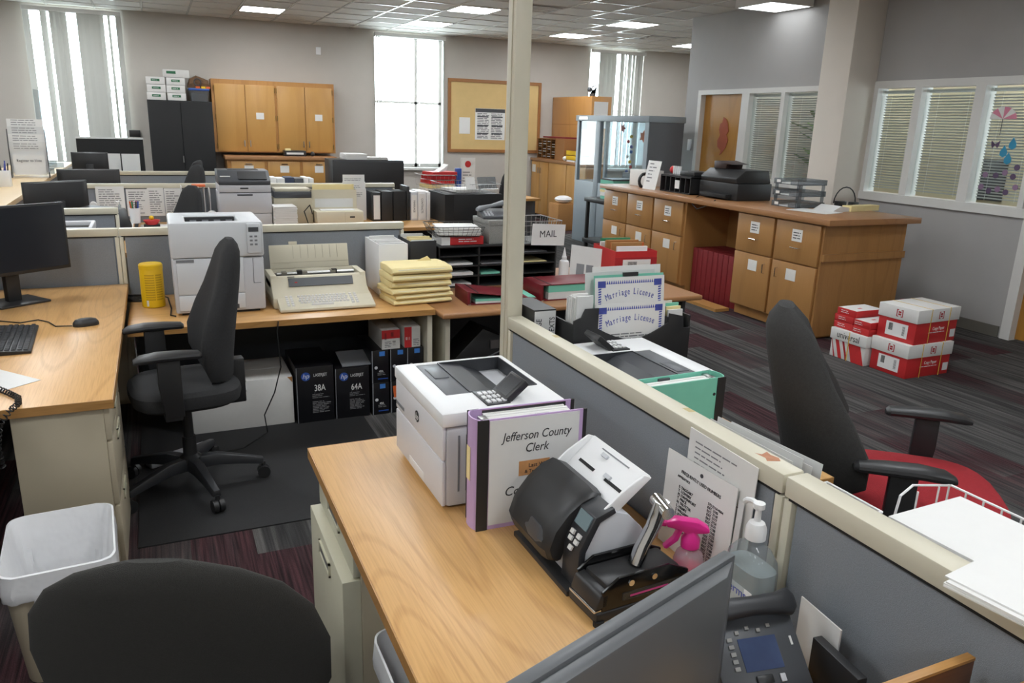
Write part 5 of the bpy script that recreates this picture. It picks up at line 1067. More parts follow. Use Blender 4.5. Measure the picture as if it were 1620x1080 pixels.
for a in (('white spined binder at the start of the row beside the forms', 2.045, .085, .30, 'black_plastic', 'paper', None), ('black binder next to the white spined one', 2.14, .12, .31, 'black_plastic', None, None), ('wide black binder in the middle of the row', 2.268, .14, .31, 'black_matte', None, None), ('black binder leaning out with a bent cover', 2.415, .03, .36, 'black_plastic', None, None), ('pale grey binder with long black lettering on its spine', 2.46, .075, .30, 'grey_plastic', 'paper', 'MARRIAGE'), ('white binder with grey lettering on its spine', 2.54, .09, .31, 'white_plastic', 'paper', 'CONTRACTS'), ('thin white binder at the end of the row beside the black box', 2.638, .04, .30, 'white_plastic', 'paper', None)):
    binder(a[0], a[1], 8.1, .70, a[2], a[3], .27, a[4], spine=a[5], txt=a[6])
bx = T('storage_box', 'large matte black box under the wire baskets', 'box', (2.74, 7.80, .70)); BX('box', 'black_matte', bx, 0, 0, 0, .10, .55, .30); BX('side', 'black_matte', bx, .10, 0, 0, .66, .55, .30, bev=.003)
wire_basket('wide grey wire basket on the black box', (3.08, 8.1, 1.003), -.05, .58, .46, .10, flare=.03, step=.04)
paper_stack('white papers in the grey wire basket on the black box', (3.02, 8.08, 1.012), .1, .3, .36, 5, .006, seed=6)
for k, x in enumerate((3.05, 3.2, 3.32)): tag(B().box(-.06, 0, 0, .06, .012, .13).done('card_pocket', 'smoke_acrylic' if k else 'paper', loc=(x, 7.83+.03*k, 1.05), rot=(-.3, 0, .3)), ('white', 'clear', 'smoky')[k]+' card pocket standing at the front of the grey wire basket', 'card holder')
for k, (x, w_, m) in enumerate(((1.08, .06, 'paper'), (1.145, .08, 'paper_grey'), (1.23, .09, 'navy'), (1.325, .09, 'slate'), (1.42, .05, 'paper'), (1.475, .05, 'paper_grey'))):
    mat('navy', '28324a', .6); t = T('upright_book', ('first white', 'grey white', 'navy blue', 'dark grey', 'thin white', 'thin grey white')[k]+' upright book in the row behind the light grey printer', 'book', (x, 8.56, .735), 0, 'upright books behind the printer'); BX('cover', m, t, 0, 0, 0, w_, .24, .385-.01*(k % 2), bev=.003); BX('pages', 'paper', t, .005, .006, .005, w_-.005, .242, .38-.01*(k % 2))
# left desk of the second workstation
tag(B().box(-.225, -.28, 0, .225, .28, .004).done('desk_pad', 'paper', loc=(-.46, 7.95, .7355)), 'large white desk calendar pad behind the partition stub', 'desk pad'); tag(B().box(-.15, -.25, 0, .15, .25, .003).done('paper_sheet', 'paper', loc=(-.03, 7.95, .7005)), 'white sheets at the end of the second typing desk', 'paper')
pcup = T('pen_cup', 'white cup of coloured markers on the second desk', 'cup', (-.215, 8.05, .7395)); B().lathe([(.04, 0), (.05, .14), (.046, .14), (.037, .01)], n=18).done('cup', 'white_plastic', pcup, smooth=True)
for k, m in enumerate(('hp_blue', 'pink', 'red_print', 'orange', 'green_label', 'black_plastic')): a = k*1.05; B().cyl((.015*math.cos(a), .015*math.sin(a), .02), (.035*math.cos(a), .035*math.sin(a), .20), .007, n=8).done('marker', m, pcup)
pump = T('sanitizer_bottle', 'small sanitizer bottle with blue label beside the marker cup', 'bottle', (-.335, 8.05, .7395)); B().lathe([(.032, 0), (.034, .1), (.028, .12), (.012, .13), (.012, .17), (.004, .175), (.004, .2)], n=16).done('bottle', 'bottle_clear', pump, smooth=True); B().lathe([(.0345, .02), (.0345, .085)], n=16).done('label', 'blue_label', pump, smooth=True); B().tube([(0, 0, .2), (-.03, -.01, .2)], .006).done('spout', 'white_plastic', pump)
sd = T('desk_toy', 'small red boat shaped dish on a dark stand', 'dish', (-.08, 8.06, .7035)); B().lathe([(.05, .02), (.075, .06), (.07, .06), (.045, .025)], n=16).done('dish', 'red_print', sd, smooth=True); BX('stand', 'black_plastic', sd, -.07, -.04, 0, .07, .04, .02); B().sphere((0, 0, .08), .022).done('ornament', 'yellow', sd, smooth=True)
for x0, x1, z0, z1, lb, s in ((-.545, -.30, .78, 1.045, 'white memo pinned on the partition above the small sanitizer', 1), (-.285, -.10, .76, 1.02, 'white list pinned on the partition behind the marker cup', 2), (-.10, .045, .76, 1.03, 'white phone table pinned beside the memo', 3), (.05, .20, .75, 1.025, 'white handwritten list pinned near the office chair', 4)):
    t = T('pinned_sheet', lb, 'paper', ((x0+x1)/2, 8.417, z0)); BX('sheet', 'paper', t, -(x1-x0)/2, -.003, 0, (x1-x0)/2, 0, z1-z0); lines('print', 'ink_soft', t, frame((0, -.0035, (z1-z0)/2), (1, 0, 0), (0, 0, 1)), (x1-x0)*.8, (z1-z0)*.85, 11, th=.35, fill=.55, seed=s)
fr_ = T('file_rack', 'rack of white hanging files with an orange tab', 'file rack', (.30, 8.12, .7035))
for k in range(6): B().box(-.10+.05*k, 0, .0, -.094+.05*k, .24, .36-.01*(k % 3)).done('file', 'paper' if k % 2 else 'paper_grey', fr_)
BX('orange_tab', 'orange', fr_, 0, .05, .355, .12, .2, .372); BX('base', 'black_plastic', fr_, -.12, -.01, 0, .2, .25, .012); BX('side', 'black_plastic', fr_, -.125, -.01, 0, -.12, .25, .2)
tt = T('tissue_box', 'purple round tissue box beside the light grey printer', 'tissue box', (.445, 7.87, .7035)); B().lathe([(.062, 0), (.065, .004), (.065, .11), (.03, .112)], n=20).done('box', 'purple', tt, smooth=True); B().loft([[Vector((x*q, y*q, z)) for x, y in sell(.04, .03, 2, 10)] for z, q in ((.11, .6), (.135, 1.1), (.155, .7), (.16, .2))]).done('tissue', 'paper', tt, smooth=True)
# monitors in the rows behind
monitor('black monitor turned to the counter behind the partition stub', (-.75, 7.25, .735), PI+.55, .50, .30, .30); monitor('wide black monitor seen from behind above the pinned papers', (-.645, 9.3, .735), PI, .58, .33, .25); monitor('black monitor seen from behind on the far desk', (-.655, 9.85, .735), PI-.06, .36, .25, .435, base=(.18, .16))
ck = T('document_tray', 'low black angled document tray beside the turned monitor', 'tray', (-.42, 7.05, .735), -.3); B().prism([(-.16, 0), (.16, 0), (.16, .10), (.12, .24), (-.16, .26)], -.1, .16, 'y').done('tray', 'black_plastic', ck, bev=.006)
tp = T('tape_dispenser', 'white tape dispenser by the partition with papers', 'dispenser', (-.60, 8.2, .735)); B().prism([(-.08, 0), (.08, 0), (.08, .12), (.03, .15), (-.08, .13)], -.03, .03, 'y').done('body', 'white_plastic', tp, bev=.005); B().cyl((.04, -.03, .16), (.04, .03, .16), .03, n=16).done('tape_roll', 'paper_grey', tp)
pd = T('privacy_panel', 'black freestanding panel in front of the left window', 'panel', (-.50, 11.2, 0)); BX('panel', 'black_matte', pd, -.375, 0, .05, .375, .04, 1.40); BX('top_trim', 'paper_grey', pd, -.38, -.004, 1.40, .38, .044, 1.42); [BX('foot', 'steel', pd, x, -.15, 0, x+.04, .19, .05) for x in (-.36, .32)]
for k, (x0, x1, rr) in enumerate(((-.57, -.40, .2), (-.385, -.18, 0))): tag(B().box(x0, 0, .735, x1, .004, 1.225).done('standing_sheet', 'paper', loc=(0, 11.15-.03*k, 0)), ('curled white sheet clipped to the black panel', 'flat white sheet clipped to the black panel')[k], 'paper')
bs = T('waste_shredder', 'small black shredder bin with grey rim by the counter', 'shredder', (-.54, 5.72, 0)); 
B().loft([[Vector((x, y, z)) for x, y in rrect(hx, hy, .04)] for z, hx, hy in ((0, .12, .16), (.98, .13, .18))]).done('bin', 'black_plastic', bs, smooth=True); rim(B(), -.14, -.19, .14, .19, -.115, -.165, .115, .165, .98, 1.03).done('rim', 'grey_plastic', bs, bev=.008); BX('opening', 'black_gap', bs, -.116, -.166, .975, .116, .166, 1.0); BX('side_cover', 'grey_plastic', bs, .125, -.15, .55, .14, .15, .95, bev=.004)
# ---------------------------------------------------------------- service counter items
lr = T('literature_rack', 'black rack of white forms on the service counter', 'rack', (-1.16, 9.3, 1.07), .1)
lr.scale = (1.08, 1.08, 1.08)
for s in (-1, 1): B().prism([(-.12, 0), (.16, 0), (.16, .03), (.06, .08), (.02, .26), (.07, .42), (.05, .43), (-.02, .27), (-.02, .1), (-.12, .05)], s*.15-.004, s*.15+.004, 'x').done('side_arm', 'black_plastic', lr)
for k in range(4): B().box(-.145, .0+.03*k, .04, .145, .008+.03*k, .32+.07*k, M=Rx(-.08)).done('form', 'paper' if k % 2 else 'paper_grey', lr); lines('print', 'ink_soft', lr, frame((0, .0+.03*k-.006, .28+.07*k), (1, 0, 0), (0, .08, 1)), .22, .06, 3, th=.3)
fs = B().box(-.13, -.03, .02, .13, -.024, .20, M=Rx(-.08)).done('front_sign', 'paper_grey', lr); text('Register to Vote', .035, 'ink', lr, frame((0, -.028, .15), (1, 0, 0), (0, 0, 1)), sx=.85)
pk = T('pen_cup', 'white square cup of pens on the service counter', 'cup', (-1.22, 8.15, 1.07)); rim(B(), -.045, -.045, .045, .045, -.04, -.04, .04, .04, 0, .14).done('cup', 'white_plastic', pk, bev=.004)
for k in range(5): B().cyl((.02*math.cos(k), .02*math.sin(k), .01), (.035*math.cos(k*1.3), .035*math.sin(k*1.3), .20+.02*(k % 2)), .005, n=8).done('pen', ('black_plastic', 'blue_ink', 'slate')[k % 3], pk)
for y0, y1, z1, gx, lb in ((6.9, 8.2, 2.0, -1.45, 'clear acrylic sneeze guard with blue taped corner'), (9.65, 10.95, 1.93, -1.09, 'clear acrylic sneeze guard behind the rack of forms')):
    t = T('sneeze_guard', lb, 'screen', (gx, (y0+y1)/2, 1.07), 0, 'acrylic sneeze guards'); h = (y1-y0)/2; BX('sheet', 'acrylic', t, 0, -h, 0, .006, h, z1-1.07)
    for s in (-1, 1): BX('foot', 'smoke_acrylic', t, -.08, s*h*.8-.004, 0, .09, s*h*.8+.004, .06)
    if y0 < 7: BX('tape', 'blue_label', t, -.002, h-.05, z1-1.3, .008, h, z1-1.07)
tag(BX('counter_notice', 'paper', None, -1.05, 10.9, 1.07, -.8+.0, 10.904, 1.44), 'white printed notice standing at the far end of the counter', 'notice') if False else None
# ---------------------------------------------------------------- far desks
fb_ = T('storage_box', 'large black box stacked with white papers below the bare window', 'box', (2.03, 10.05, .735)); BX('box', 'black_plastic', fb_, 0, 0, 0, .93, .5, .495, bev=.006); BX('front_sheen', 'slate', fb_, .02, -.002, .47, .91, 0, .49)
paper_stack('thick white paper pile on the large black box', (2.35, 10.28, 1.232), .05, .28, .3, 9, .008, seed=2, jit=.006); paper_stack('loose curled white papers beside the pile on the black box', (2.66, 10.26, 1.232), -.2, .26, .3, 5, .006, seed=12)
wire_basket('grey wire basket holding red folders on the far desk', (3.5, 10.35, .737), 0, .42, .34, .30, flare=.03, step=.05)
for k, (m, z) in enumerate((('paper', .02), ('paper', .07), ('manila', .12), ('red_print', .18), ('red_dark', .235), ('red_print', .29))): tag(B().box(-.19, -.15, 0, .19, .15, .045).done('file_folder', m, loc=(3.48+.015*k, 10.35, .74+z), rot=(0, 0, .04*k)), ('bottom white', 'second white', 'cream', 'lower red', 'dark red', 'topmost red')[k]+' folder in the far wire basket', 'folder', 'folders in the far wire basket')
tag(B().prism([(-.05, 0), (.06, .02), (.09, .10), (.03, .05)], -.1, .1, 'y').done('bent_envelope', 'paper', loc=(3.55, 10.33, 1.075)), 'bent white envelope on the topmost red folder', 'envelope')
tag(BX('blue_mug', 'hp_blue', None, 3.78, 10.3, .737, 3.86, 10.38, 1.12, bev=.01), 'blue cup beside the red folders', 'cup')
fl = T('desk_notice', 'white flyer with red disc on the far desk', 'notice', (3.97, 10.35, .735)); BX('sheet', 'paper', fl, -.11, 0, .1, .11, .003, .53); B().cyl((0, -.002, .44), (0, 0, .44), .045, n=20).done('red_disc', 'red_print', fl); lines('print', 'ink_soft', fl, frame((0, -.001, .27), (1, 0, 0), (0, 0, 1)), .15, .16, 4, th=.3); BX('stand', 'black_plastic', fl, -.08, -.03, 0, .08, .05, .1)
ub = T('wall_unit_box', 'black ticket machine on the wooden base cabinet', 'machine', (1.92, 13.28, 1.115)); BX('body', 'black_plastic', ub, 0, 0, 0, .34, .22, .09, bev=.008); BX('keys', 'paper_grey', ub, .03, -.003, .03, .30, 0, .06); BX('paper_roll', 'manila', ub, .02, .03, .09, .10, .12, .12); tag(B().sphere((2.37, 13.33, 1.155), .045, sc=(.8, .6, .9)).done('tape_holder', 'black_plastic', smooth=True), 'small black tape holder on the base cabinet', 'holder')
tag(BX('speaker', 'black_plastic', None, -.335, 13.80, 1.36, -.18, 13.868, 1.46, bev=.004), 'small black wall sign box next to the left window', 'sign')
# white boxes and bag on the black cabinet
mat('green_print', '2f6a48', .6)
k = 0
for x, y, zs in ((-.03, 13.45, 3), (.245, 13.45, 3)):
    for j in range(zs):
        t = T('paper_carton', 'white %s box with green label, %s of the %s stack on the black cabinet' % ('paper', ('bottom', 'middle', 'top')[j], ('left hand', 'right hand')[x > 0] if False else ('outer', 'inner')[x > 0]), 'box', (x+random.uniform(-.006, .006), y, 1.921+j*.112), random.uniform(-.02, .02), 'white boxes on the black cabinet')
        BX('carton', 'cardboard_white', t, 0, 0, 0, .262, .30, .108, bev=.002); BX('green_label', 'green_print', t, .07, -.001, .045, .19, 0, .08); lines('print', 'paper', t, frame((.13, -.0012, .062), (1, 0, 0), (0, 0, 1)), .09, .012, 1, th=.5)
t = T('paper_carton', 'white box with green label lying across the top of the stacks', 'box', (.22, 13.45, 1.921+3*.112), .03, 'white boxes on the black cabinet'); BX('carton', 'cardboard_white', t, 0, 0, 0, .36, .26, .112, bev=.002); BX('green_label', 'green_print', t, .04, -.001, .05, .17, 0, .09)
tb_ = T('storage_tub', 'clear plastic tub with blue lid on the black cabinet', 'tub', (.56, 13.45, 1.921)); B().loft([[Vector((x, y, z)) for x, y in rrect(hx, hy, .03, 4, .145, .14)] for z, hx, hy in ((0, .125, .12), (.16, .145, .14))]).done('tub', 'smoke_acrylic', tb_, smooth=True); BX('contents', 'slate', tb_, .03, .03, .005, .26, .25, .12); BX('lid', 'hp_blue', tb_, -.005, -.005, .16, .295, .285, .19, bev=.006)
mat('camo', '6a4f38', .8, var=.6, scale=18)
bg_ = T('duffel_bag', 'brown patterned bag with yellow patches on the blue lidded tub', 'bag', (.71, 13.58, 2.113)); B().loft([[Vector((x, .0+y, z*q+.01)) for y, z in ((-.1, 0), (-.12, .07), (-.06, .15), (.03, .16), (.1, .08), (.1, 0))] for x, q in ((-.16, .35), (-.13, .8), (-.03, 1.15), (.06, .95), (.14, .75), (.16, .3))]).done('bag', 'camo', bg_, smooth=True); B().tube([(-.02+.05*math.cos(a), -.125, .09+.05*math.sin(a)) for a in [q*PI/6 for q in range(12)]], .008, closed=True).done('strap_ring', 'slate', bg_); [BX('patch', m, bg_, x, -.125, .0, x+.06, -.11, .03) for x, m in ((-.05, 'orange'), (.03, 'yellow'), (.1, 'orange'))]
# ---------------------------------------------------------------- low cabinet by the far wall
ms_ = T('pigeonhole_sorter', 'brown wooden pigeonhole sorter on the low cabinet', 'sorter', (6.66, 12.95, 1.12)); b = B()
b.box(0, 0, 0, .30, .74, .012); b.box(0, 0, .36, .30, .74, .372); b.box(.29, 0, 0, .30, .74, .36)
for q in range(5): b.box(0, q*.182, 0, .30, q*.182+.012, .36)
b.done('case', 'cork_wood', ms_); b = B(); [b.box(.004, q*.182+.012, .04+j*.045, .28, q*.182+.182, .043+j*.045) for q in range(4) for j in range(7)]; b.done('slot_shelves', 'black_matte', ms_)
b = B(); [b.box(.02, q*.182+.02, .044+j*.045, .25, q*.182+.17, .052+j*.045) for q in range(4) for j in range(7) if (q*7+j) % 3]; b.done('slot_papers', 'paper', ms_)
tag(B().box(6.66, 12.60, 1.125, 6.95, 12.94, 1.50).done('file_carton', 'cork_wood'), 'plain orange brown carton beside the pigeonhole sorter', 'box'); tag(B().box(6.68, 12.62, 1.502, 6.93, 13.5, 1.53).done('paper_bundle', 'maroon'), 'red brown folders lying on top of the sorter and carton', 'folders')
for j in range(2):
    t = T('letter_tray', ('lower', 'upper')[j]+' yellow letter tray on the low cabinet', 'tray', (6.64, 12.12, 1.15+j*.085), 0, 'yellow letter trays'); b = B(); b.box(0, 0, 0, .3, .36, .006); b.box(0, 0, 0, .006, .36, .075); b.box(0, 0, 0, .3, .006, .06); b.box(0, .354, 0, .3, .36, .06); b.box(.294, 0, 0, .3, .36, .06); b.done('tray', 'yellow', t); BX('papers', 'paper', t, .02, .02, .007, .28, .34, .03)
tag(BX('book', 'paper', None, 6.64, 12.15, 1.121, 6.93, 12.45, 1.148), 'white book under the yellow trays', 'book'); tag(B().sphere((6.68, 12.58, 1.165), .05, sc=(.9, 1.3, .8)).done('paper_ball', 'paper', smooth=True), 'crumpled white paper beside the yellow trays', 'paper')
ct_ = T('cat_figurine', 'dark long tailed figurine on top of the tall wooden cabinet', 'figurine', (7.15, 12.6, 2.24)); B().loft([[Vector((.06*0+x, y+a, z+b_)) for a, b_ in sell(r_, r_, 2, 10)] for x, y, z, r_ in ((0, .0, .05, .03), (0, -.05, .06, .05), (0, -.12, .08, .045), (0, -.15, .12, .03))]).done('body', 'slate', ct_, smooth=True); B().sphere((0, .06, .12), .045).done('head', 'slate', ct_, smooth=True); B().tube([(0, -.14, .1), (0, -.2, .16), (0, -.12, .18), (0, -.02, .16)], .01).done('tail', 'slate', ct_, smooth=True); BX('leg', 'slate', ct_, -.02, -.12, 0, .02, .03, .05)
tag(BX('cardboard_box', 'brown_box', None, 6.15, 11.75, 0, 6.5, 12.1, .45, bev=.003), 'brown cardboard box on the floor before the low cabinet', 'box'); tag(B().sphere((6.33, 11.92, .516), .14, sc=(1.1, 1.1, .45)).done('plastic_bag', 'liner', smooth=True), 'clear plastic bag on the brown cardboard box', 'bag')
# hanging paper decorations in the glass cabinet
for y, z, m, r_, lb in ((9.95, 1.72, 'red_print', .07, 'red paper leaf hanging in the glass cabinet'), (9.42, 1.62, 'orange', .09, 'orange paper star hanging in the glass cabinet')):
    tag(B().prism([(y+(r_ if q % 2 else r_*.5)*math.cos(q*PI/5), z+(r_ if q % 2 else r_*.5)*math.sin(q*PI/5)) for q in range(10)], 6.2, 6.206, 'x').done('paper_ornament', m), lb, 'decoration')
ch_ = T('bead_garland', 'hanging garland of coloured beads in the glass cabinet', 'garland', (6.2, 9.72, 1.0)); B().cyl((0, 0, 0), (0, 0, .75), .003).done('string', 'paper', ch_)
for q in range(9): B().sphere((0, .06*math.sin(q*2), .05+q*.07), .025, 8).done('bead', ('blue_label', 'hp_blue', 'red_print', 'yellow', 'paper')[q % 5], ch_, smooth=True)
tag(BX('machine_box', 'grey_cab_dark', None, 6.05, 8.98, .932, 6.4, 9.65, 1.12, bev=.01), 'grey machine standing inside the glass cabinet', 'machine')
# cart of record books
ca = T('utility_cart', 'black utility cart between glass cabinet and island', 'cart', (5.35, 8.72, 0)); BX('top_tray', 'black_plastic', ca, 0, 0, .74, .5, .75, .80, bev=.01); BX('lower_tray', 'black_plastic', ca, 0, 0, .18, .5, .75, .24, bev=.01)
for x in (.02, .44):
    for y in (.03, .68): BX('upright', 'black_plastic', ca, x, y, .06, x+.04, y+.04, .75); B().cyl((x+.02, y-.005, .03), (x+.02, y+.045, .03), .03, n=12).done('caster', 'black_matte', ca)
z = .801
for k, (m, h) in enumerate((('teal', .04), ('paper', .05), ('manila', .03), ('teal', .045), ('brown_box', .03), ('teal', .05), ('slate', .02))): tag(B().box(-.2, -.15, 0, .2, .15, h).done('record_book', m, loc=(5.65, 9.05+.01*(k % 3), z), rot=(0, 0, .05*(k % 3))), 'flat record book, '+('bottom', 'second', 'third', 'fourth', 'fifth', 'sixth', 'topmost')[k]+' of the pile on the black cart', 'book', 'record books on the cart'); z += h+.001
# ---------------------------------------------------------------- island items (top 1.05)
ZI = 1.051
tag(BX('white_carton', 'cardboard_white', None, 5.35, 8.02, ZI, 5.62, 8.35, ZI+.19, bev=.003), 'open white carton on the far end of the island', 'box'); tag(B().tube([(5.28+.07*math.cos(a), 7.92, ZI+.08+.08*math.sin(a)) for a in [q*PI/8 for q in range(16)]], .02, closed=True).done('tape_ring', 'black_plastic', smooth=True), 'black ring standing beside the white carton', 'ring')
sg = T('counter_sign', 'white printed sign leaning on the island top', 'sign', (5.20, 7.70, ZI), (0, 0, 0)); MM = Ry(-.12); B().box(0, -.13, 0, .004, .13, .33, M=Ry(.2)).done('sheet', 'paper', sg); lines('print', 'ink_soft', sg, frame((-.002+.04, 0, .19), (0, -1, 0), (.2, 0, 1)), .17, .24, 6, th=.3, fill=.4)
bo = T('desk_organizer', 'black wire organizer with red folders on the island', 'organizer', (5.25, 6.98, ZI)); b = B(); b.box(0, 0, 0, .34, .56, .012); b.box(0, 0, .17, .34, .56, .19)
[b.box(0, q*.092, 0, .34, q*.092+.012, .18) for q in range(7)]; b.done('frame', 'black_plastic', bo); [BX('folder', ('maroon', 'slate', 'red_dark', 'maroon', 'slate', 'maroon')[q], bo, .03, q*.092+.03, .012, .32, q*.092+.05, .16) for q in range(6)]; BX('card', 'paper', bo, -.004, .20, .05, 0, .28, .14)
tr_ = T('punch_tray', 'black tray and white stamps on top of the black organizer', 'tray', (5.3, 7.0, ZI+.191)); BX('tray', 'black_plastic', tr_, .0, .0, 0, .26, .26, .05, bev=.01); [B().cyl((.08, .36+.04*q, 0), (.08, .36+.04*q, .09), .012, n=8).done('stamp', 'white_plastic', tr_) for q in range(4)]; B().sphere((.1, .52, .045), .045).done('red_jar', 'red_print', tr_, smooth=True)
ip = T('inkjet_printer', 'black multifunction printer on the island', 'printer', (5.32, 6.30, ZI)); BX('base', 'black_plastic', ip, 0, 0, 0, .44, .62, .17, bev=.008); B().prism([(.0, .17), (.44, .17), (.40, .30), (.10, .30), (-.01, .22)], .02, .60, 'y').done('scanner_lid', 'black_plastic', ip, bev=.01); BX('paper_tray', 'black_matte', ip, -.08, .08, .02, 0, .5, .06, bev=.004)
df = T('document_camera', 'dark brown angled device on top of the black printer', 'device', (5.52, 6.68, ZI+.30)); B().prism([(-.16, .05), (.05, .08), (.14, .075), (.14, 0), (-.05, 0), (-.06, .045)], -.11, .11, 'x').done('body', mat('dark_brown', '3a2a26', .45), df, bev=.006)
tag(B().tube([(5.28, 6.8, ZI+.03), (5.05, 6.7, ZI-.03), (5.03, 6.55, ZI-.10), (5.03, 6.42, ZI-.06), (5.1, 6.35, ZI+.01)], .005).done('printer_cable', 'rope', smooth=True), 'black cable looping over the island edge', 'cable')
at = T('letter_tray', 'stack of three clear acrylic letter trays on the island', 'tray', (5.45, 5.62, ZI))
for j in range(3):
    z = j*.105; b = B(); b.box(0, 0, z, .36, .32, z+.004); b.box(0, 0, z, .36, .004, z+.05); b.box(0, .316, z, .36, .32, z+.05); b.box(.356, 0, z, .36, .32, z+.05); b.box(0, .0, z, .004, .10, z+.05); b.box(0, .22, z, .004, .32, z+.05); b.done('tray', 'smoke_acrylic', at); BX('label', 'paper', at, -.002, .23, z+.015, 0, .28, z+.04); 
    if j: BX('upright', 'smoke_acrylic', at, .3, .0, z-.1, .34, .004, z); BX('upright', 'smoke_acrylic', at, .3, .316, z-.1, .34, .32, z); BX('upright', 'smoke_acrylic', at, .02, .316, z-.1, .06, .32, z); BX('upright', 'smoke_acrylic', at, .02, .0, z-.1, .06, .004, z)
    BX('sheets', 'paper_grey', at, .02, .02, z+.005, .34, .3, z+.012)
tag(B().box(-.14, -.2, 0, .14, .2, .004).done('magazine_sheet', 'paper', loc=(5.45, 5.38, ZI), rot=(0, 0, .25)), 'white flyer with blue and orange print at the island edge', 'paper'); tag(B().prism([(-.12, 0), (.12, 0), (.12, .03), (-.02, .05)], -.12, .12, 'y').done('paper_bundle', 'paper', loc=(5.72, 5.43, ZI)), 'folded white papers beside the yellow pad', 'paper')
tag(B().box(-.2, -.05, 0, .2, .05, .05).done('note_pad', 'manila', loc=(6.0, 5.36, ZI), rot=(0, 0, .1)), 'thick yellow pad on the island near the column', 'pad')
ad_ = T('power_adapter', 'black power adapters with looped cord behind the yellow pad', 'adapter', (5.95, 5.56, ZI)); BX('brick', 'black_plastic', ad_, -.05, -.03, 0, .05, .03, .07, bev=.004); BX('brick', 'black_plastic', ad_, .12, -.04, 0, .2, .02, .06, bev=.004); B().tube([(-.09+.14-.14*math.cos(a), 0, .05+.15*math.sin(a)) for a in [q*PI/10 for q in range(11)]], .006).done('cord', 'rope', ad_, smooth=True)
# maroon books in the knee hole
for k in range(9): tag(BX('record_book', 'maroon', None, 5.2, 6.02+k*.083, .0, 5.62, 6.02+k*.083+.076, .52, bev=.004), 'tall maroon record book standing in the island knee hole', 'book', 'maroon books in the knee hole')
# ---------------------------------------------------------------- paper cartons on the floor
def carton(label, x, y, z, w, d, h, rot=0):
    t = T('paper_carton', label, 'box', (x, y, z), rot, 'copy paper cartons'); BX('box', 'red_print', t, 0, 0, 0, w, d, h-.01, bev=.002); BX('lid', 'cardboard_white', t, -.008, -.008, h-.10, w+.008, d+.008, h, bev=.003)
    BX('shipping_label', 'paper', t, -.0012, d*.2, .03, 0, d*.78, .135); b = B(); [b.box(-.002, d*(.6+.012*q), .07, -.0012, d*(.606+.012*q), .125) for q in range(9)]; [b.box(-.002, d*.27, .05+.008*q, -.0012, d*.34, .053+.008*q) for q in range(9)]; b.done('barcode', 'ink', t)
    F = frame((w*.55, -.0008, h*.42), (1, 0, 0), (0, 0, 1)); text('Copy Paper', .035, 'paper', t, F, sx=.8); lines('print', 'paper', t, F @ Tr(0, -.028, 0), .22, .012, 1, th=.4)
    for M2 in (frame((w*.55, -.0088, h-.05), (1, 0, 0), (0, 0, 1)), frame((-.0088, d*.45, h-.05), (0, -1, 0), (0, 0, 1))):
        b = B()
        for q in ((-.028, -.028, -.02, .028), (.02, -.028, .028, .028), (-.028, -.028, -.01, -.022), (.01, -.028, .028, -.022), (-.028, .022, -.01, .028), (.01, .022, .028, .028), (-.012, -.015, .012, -.002), (-.012, .002, .012, .015)): b.quad((q[0], q[1], .0006), (q[2], q[1], .0006), (q[2], q[3], .0006), (q[0], q[3], .0006), M=M2)
        b.done('crest_mark', 'red_dark', t)
    BX('barcode_tag', 'paper_grey', t, w*.86, -.0012, .03, w*.98, 0, .09)
    for q in (.3, .75): rim(B(), w*q, -.0105, w*q+.008, d+.0105, w*q+.0005, -.0085, w*q+.0075, d+.0085, .0, .001); b = B(); b.box(w*q, -.0105, 0, w*q+.006, -.0085, h); b.box(w*q, -.0105, h, w*q+.006, d+.0105, h+.0015); b.done('strap', 'yellow_strap', t)
    return t
carton('lower red and white copy paper carton beside the island end', 4.94, 3.785, 0, .46, .32, .255); carton('upper red and white copy paper carton strapped with yellow bands', 4.975, 3.785, .2565, .46, .32, .262, .04)
uv = T('paper_carton', 'red and white carton lettered universal beside the island end', 'box', (4.90, 4.13, 0), .0, 'copy paper cartons'); BX('box', 'cardboard_white', uv, 0, 0, 0, .44, .34, .2, bev=.002); BX('lid', 'cardboard_white', uv, -.01, -.008, .145, .45, .35, .235, bev=.003)
text('universal', .075, 'ink', uv, frame((-.0108, .17, .19), (0, -1, 0), (0, 0, 1)), sx=.85)
for a, c, m in ((.0, .12, 'red_print'), (.16, .18, 'red_dark'), (.215, .25, 'red_print'), (.285, .30, 'red_dark')): B().prism([(a, 0), (c, 0), (min(.34, c+.05), .145), (min(.335, a+.05), .145)], -.0012, 0, 'x').done('stripe', m, uv)
BX('strap', 'yellow_strap', uv, -.0115, .155, 0, -.010, .163, .235)
for x, y, z, k in ((4.92, 4.30, .236, 0), (4.92, 4.30, .291, 1), (4.93, 4.29, .346, 2), (4.91, 4.13, .236, 3), (4.915, 4.13, .291, 4)):
    t = T('paper_ream', ('bottom red ream on the universal carton, island side', 'middle red ream on the universal carton, island side', 'topmost white faced red ream on the universal carton', 'lower red ream beside the strapped cartons', 'upper white faced ream beside the strapped cartons')[k], 'paper ream', (x, y, z), 0, 'red paper reams'); BX('wrapper', 'red_print', t, 0, 0, 0, .29, .16 if k > 2 else .19, .053, bev=.003)
    if k in (2, 4): BX('white_face', 'paper', t, .003, .003, .053, .287, .155 if k > 2 else .185, .0536); BX('mark', 'red_print', t, .1, .07, .0537, .14, .09, .0542)
    lines('print', 'paper', t, frame((-.0006, .09, .028), (0, -1, 0), (0, 0, 1)), .12, .03, 2, fill=.5, th=.3)
tag(BX('cardboard_box', 'paper_grey', None, 5.45, 4.2, 0, 5.85, 4.5, .38, bev=.003), 'grey white carton behind the copy paper boxes', 'box'); tag(B().prism([(0, 0), (.2, 0), (.17, .04), (.02, .05)], 0, .16, 'y').done('red_bag', 'red_print', loc=(5.55, 4.27, .381)), 'small red bag on the grey white carton', 'bag')
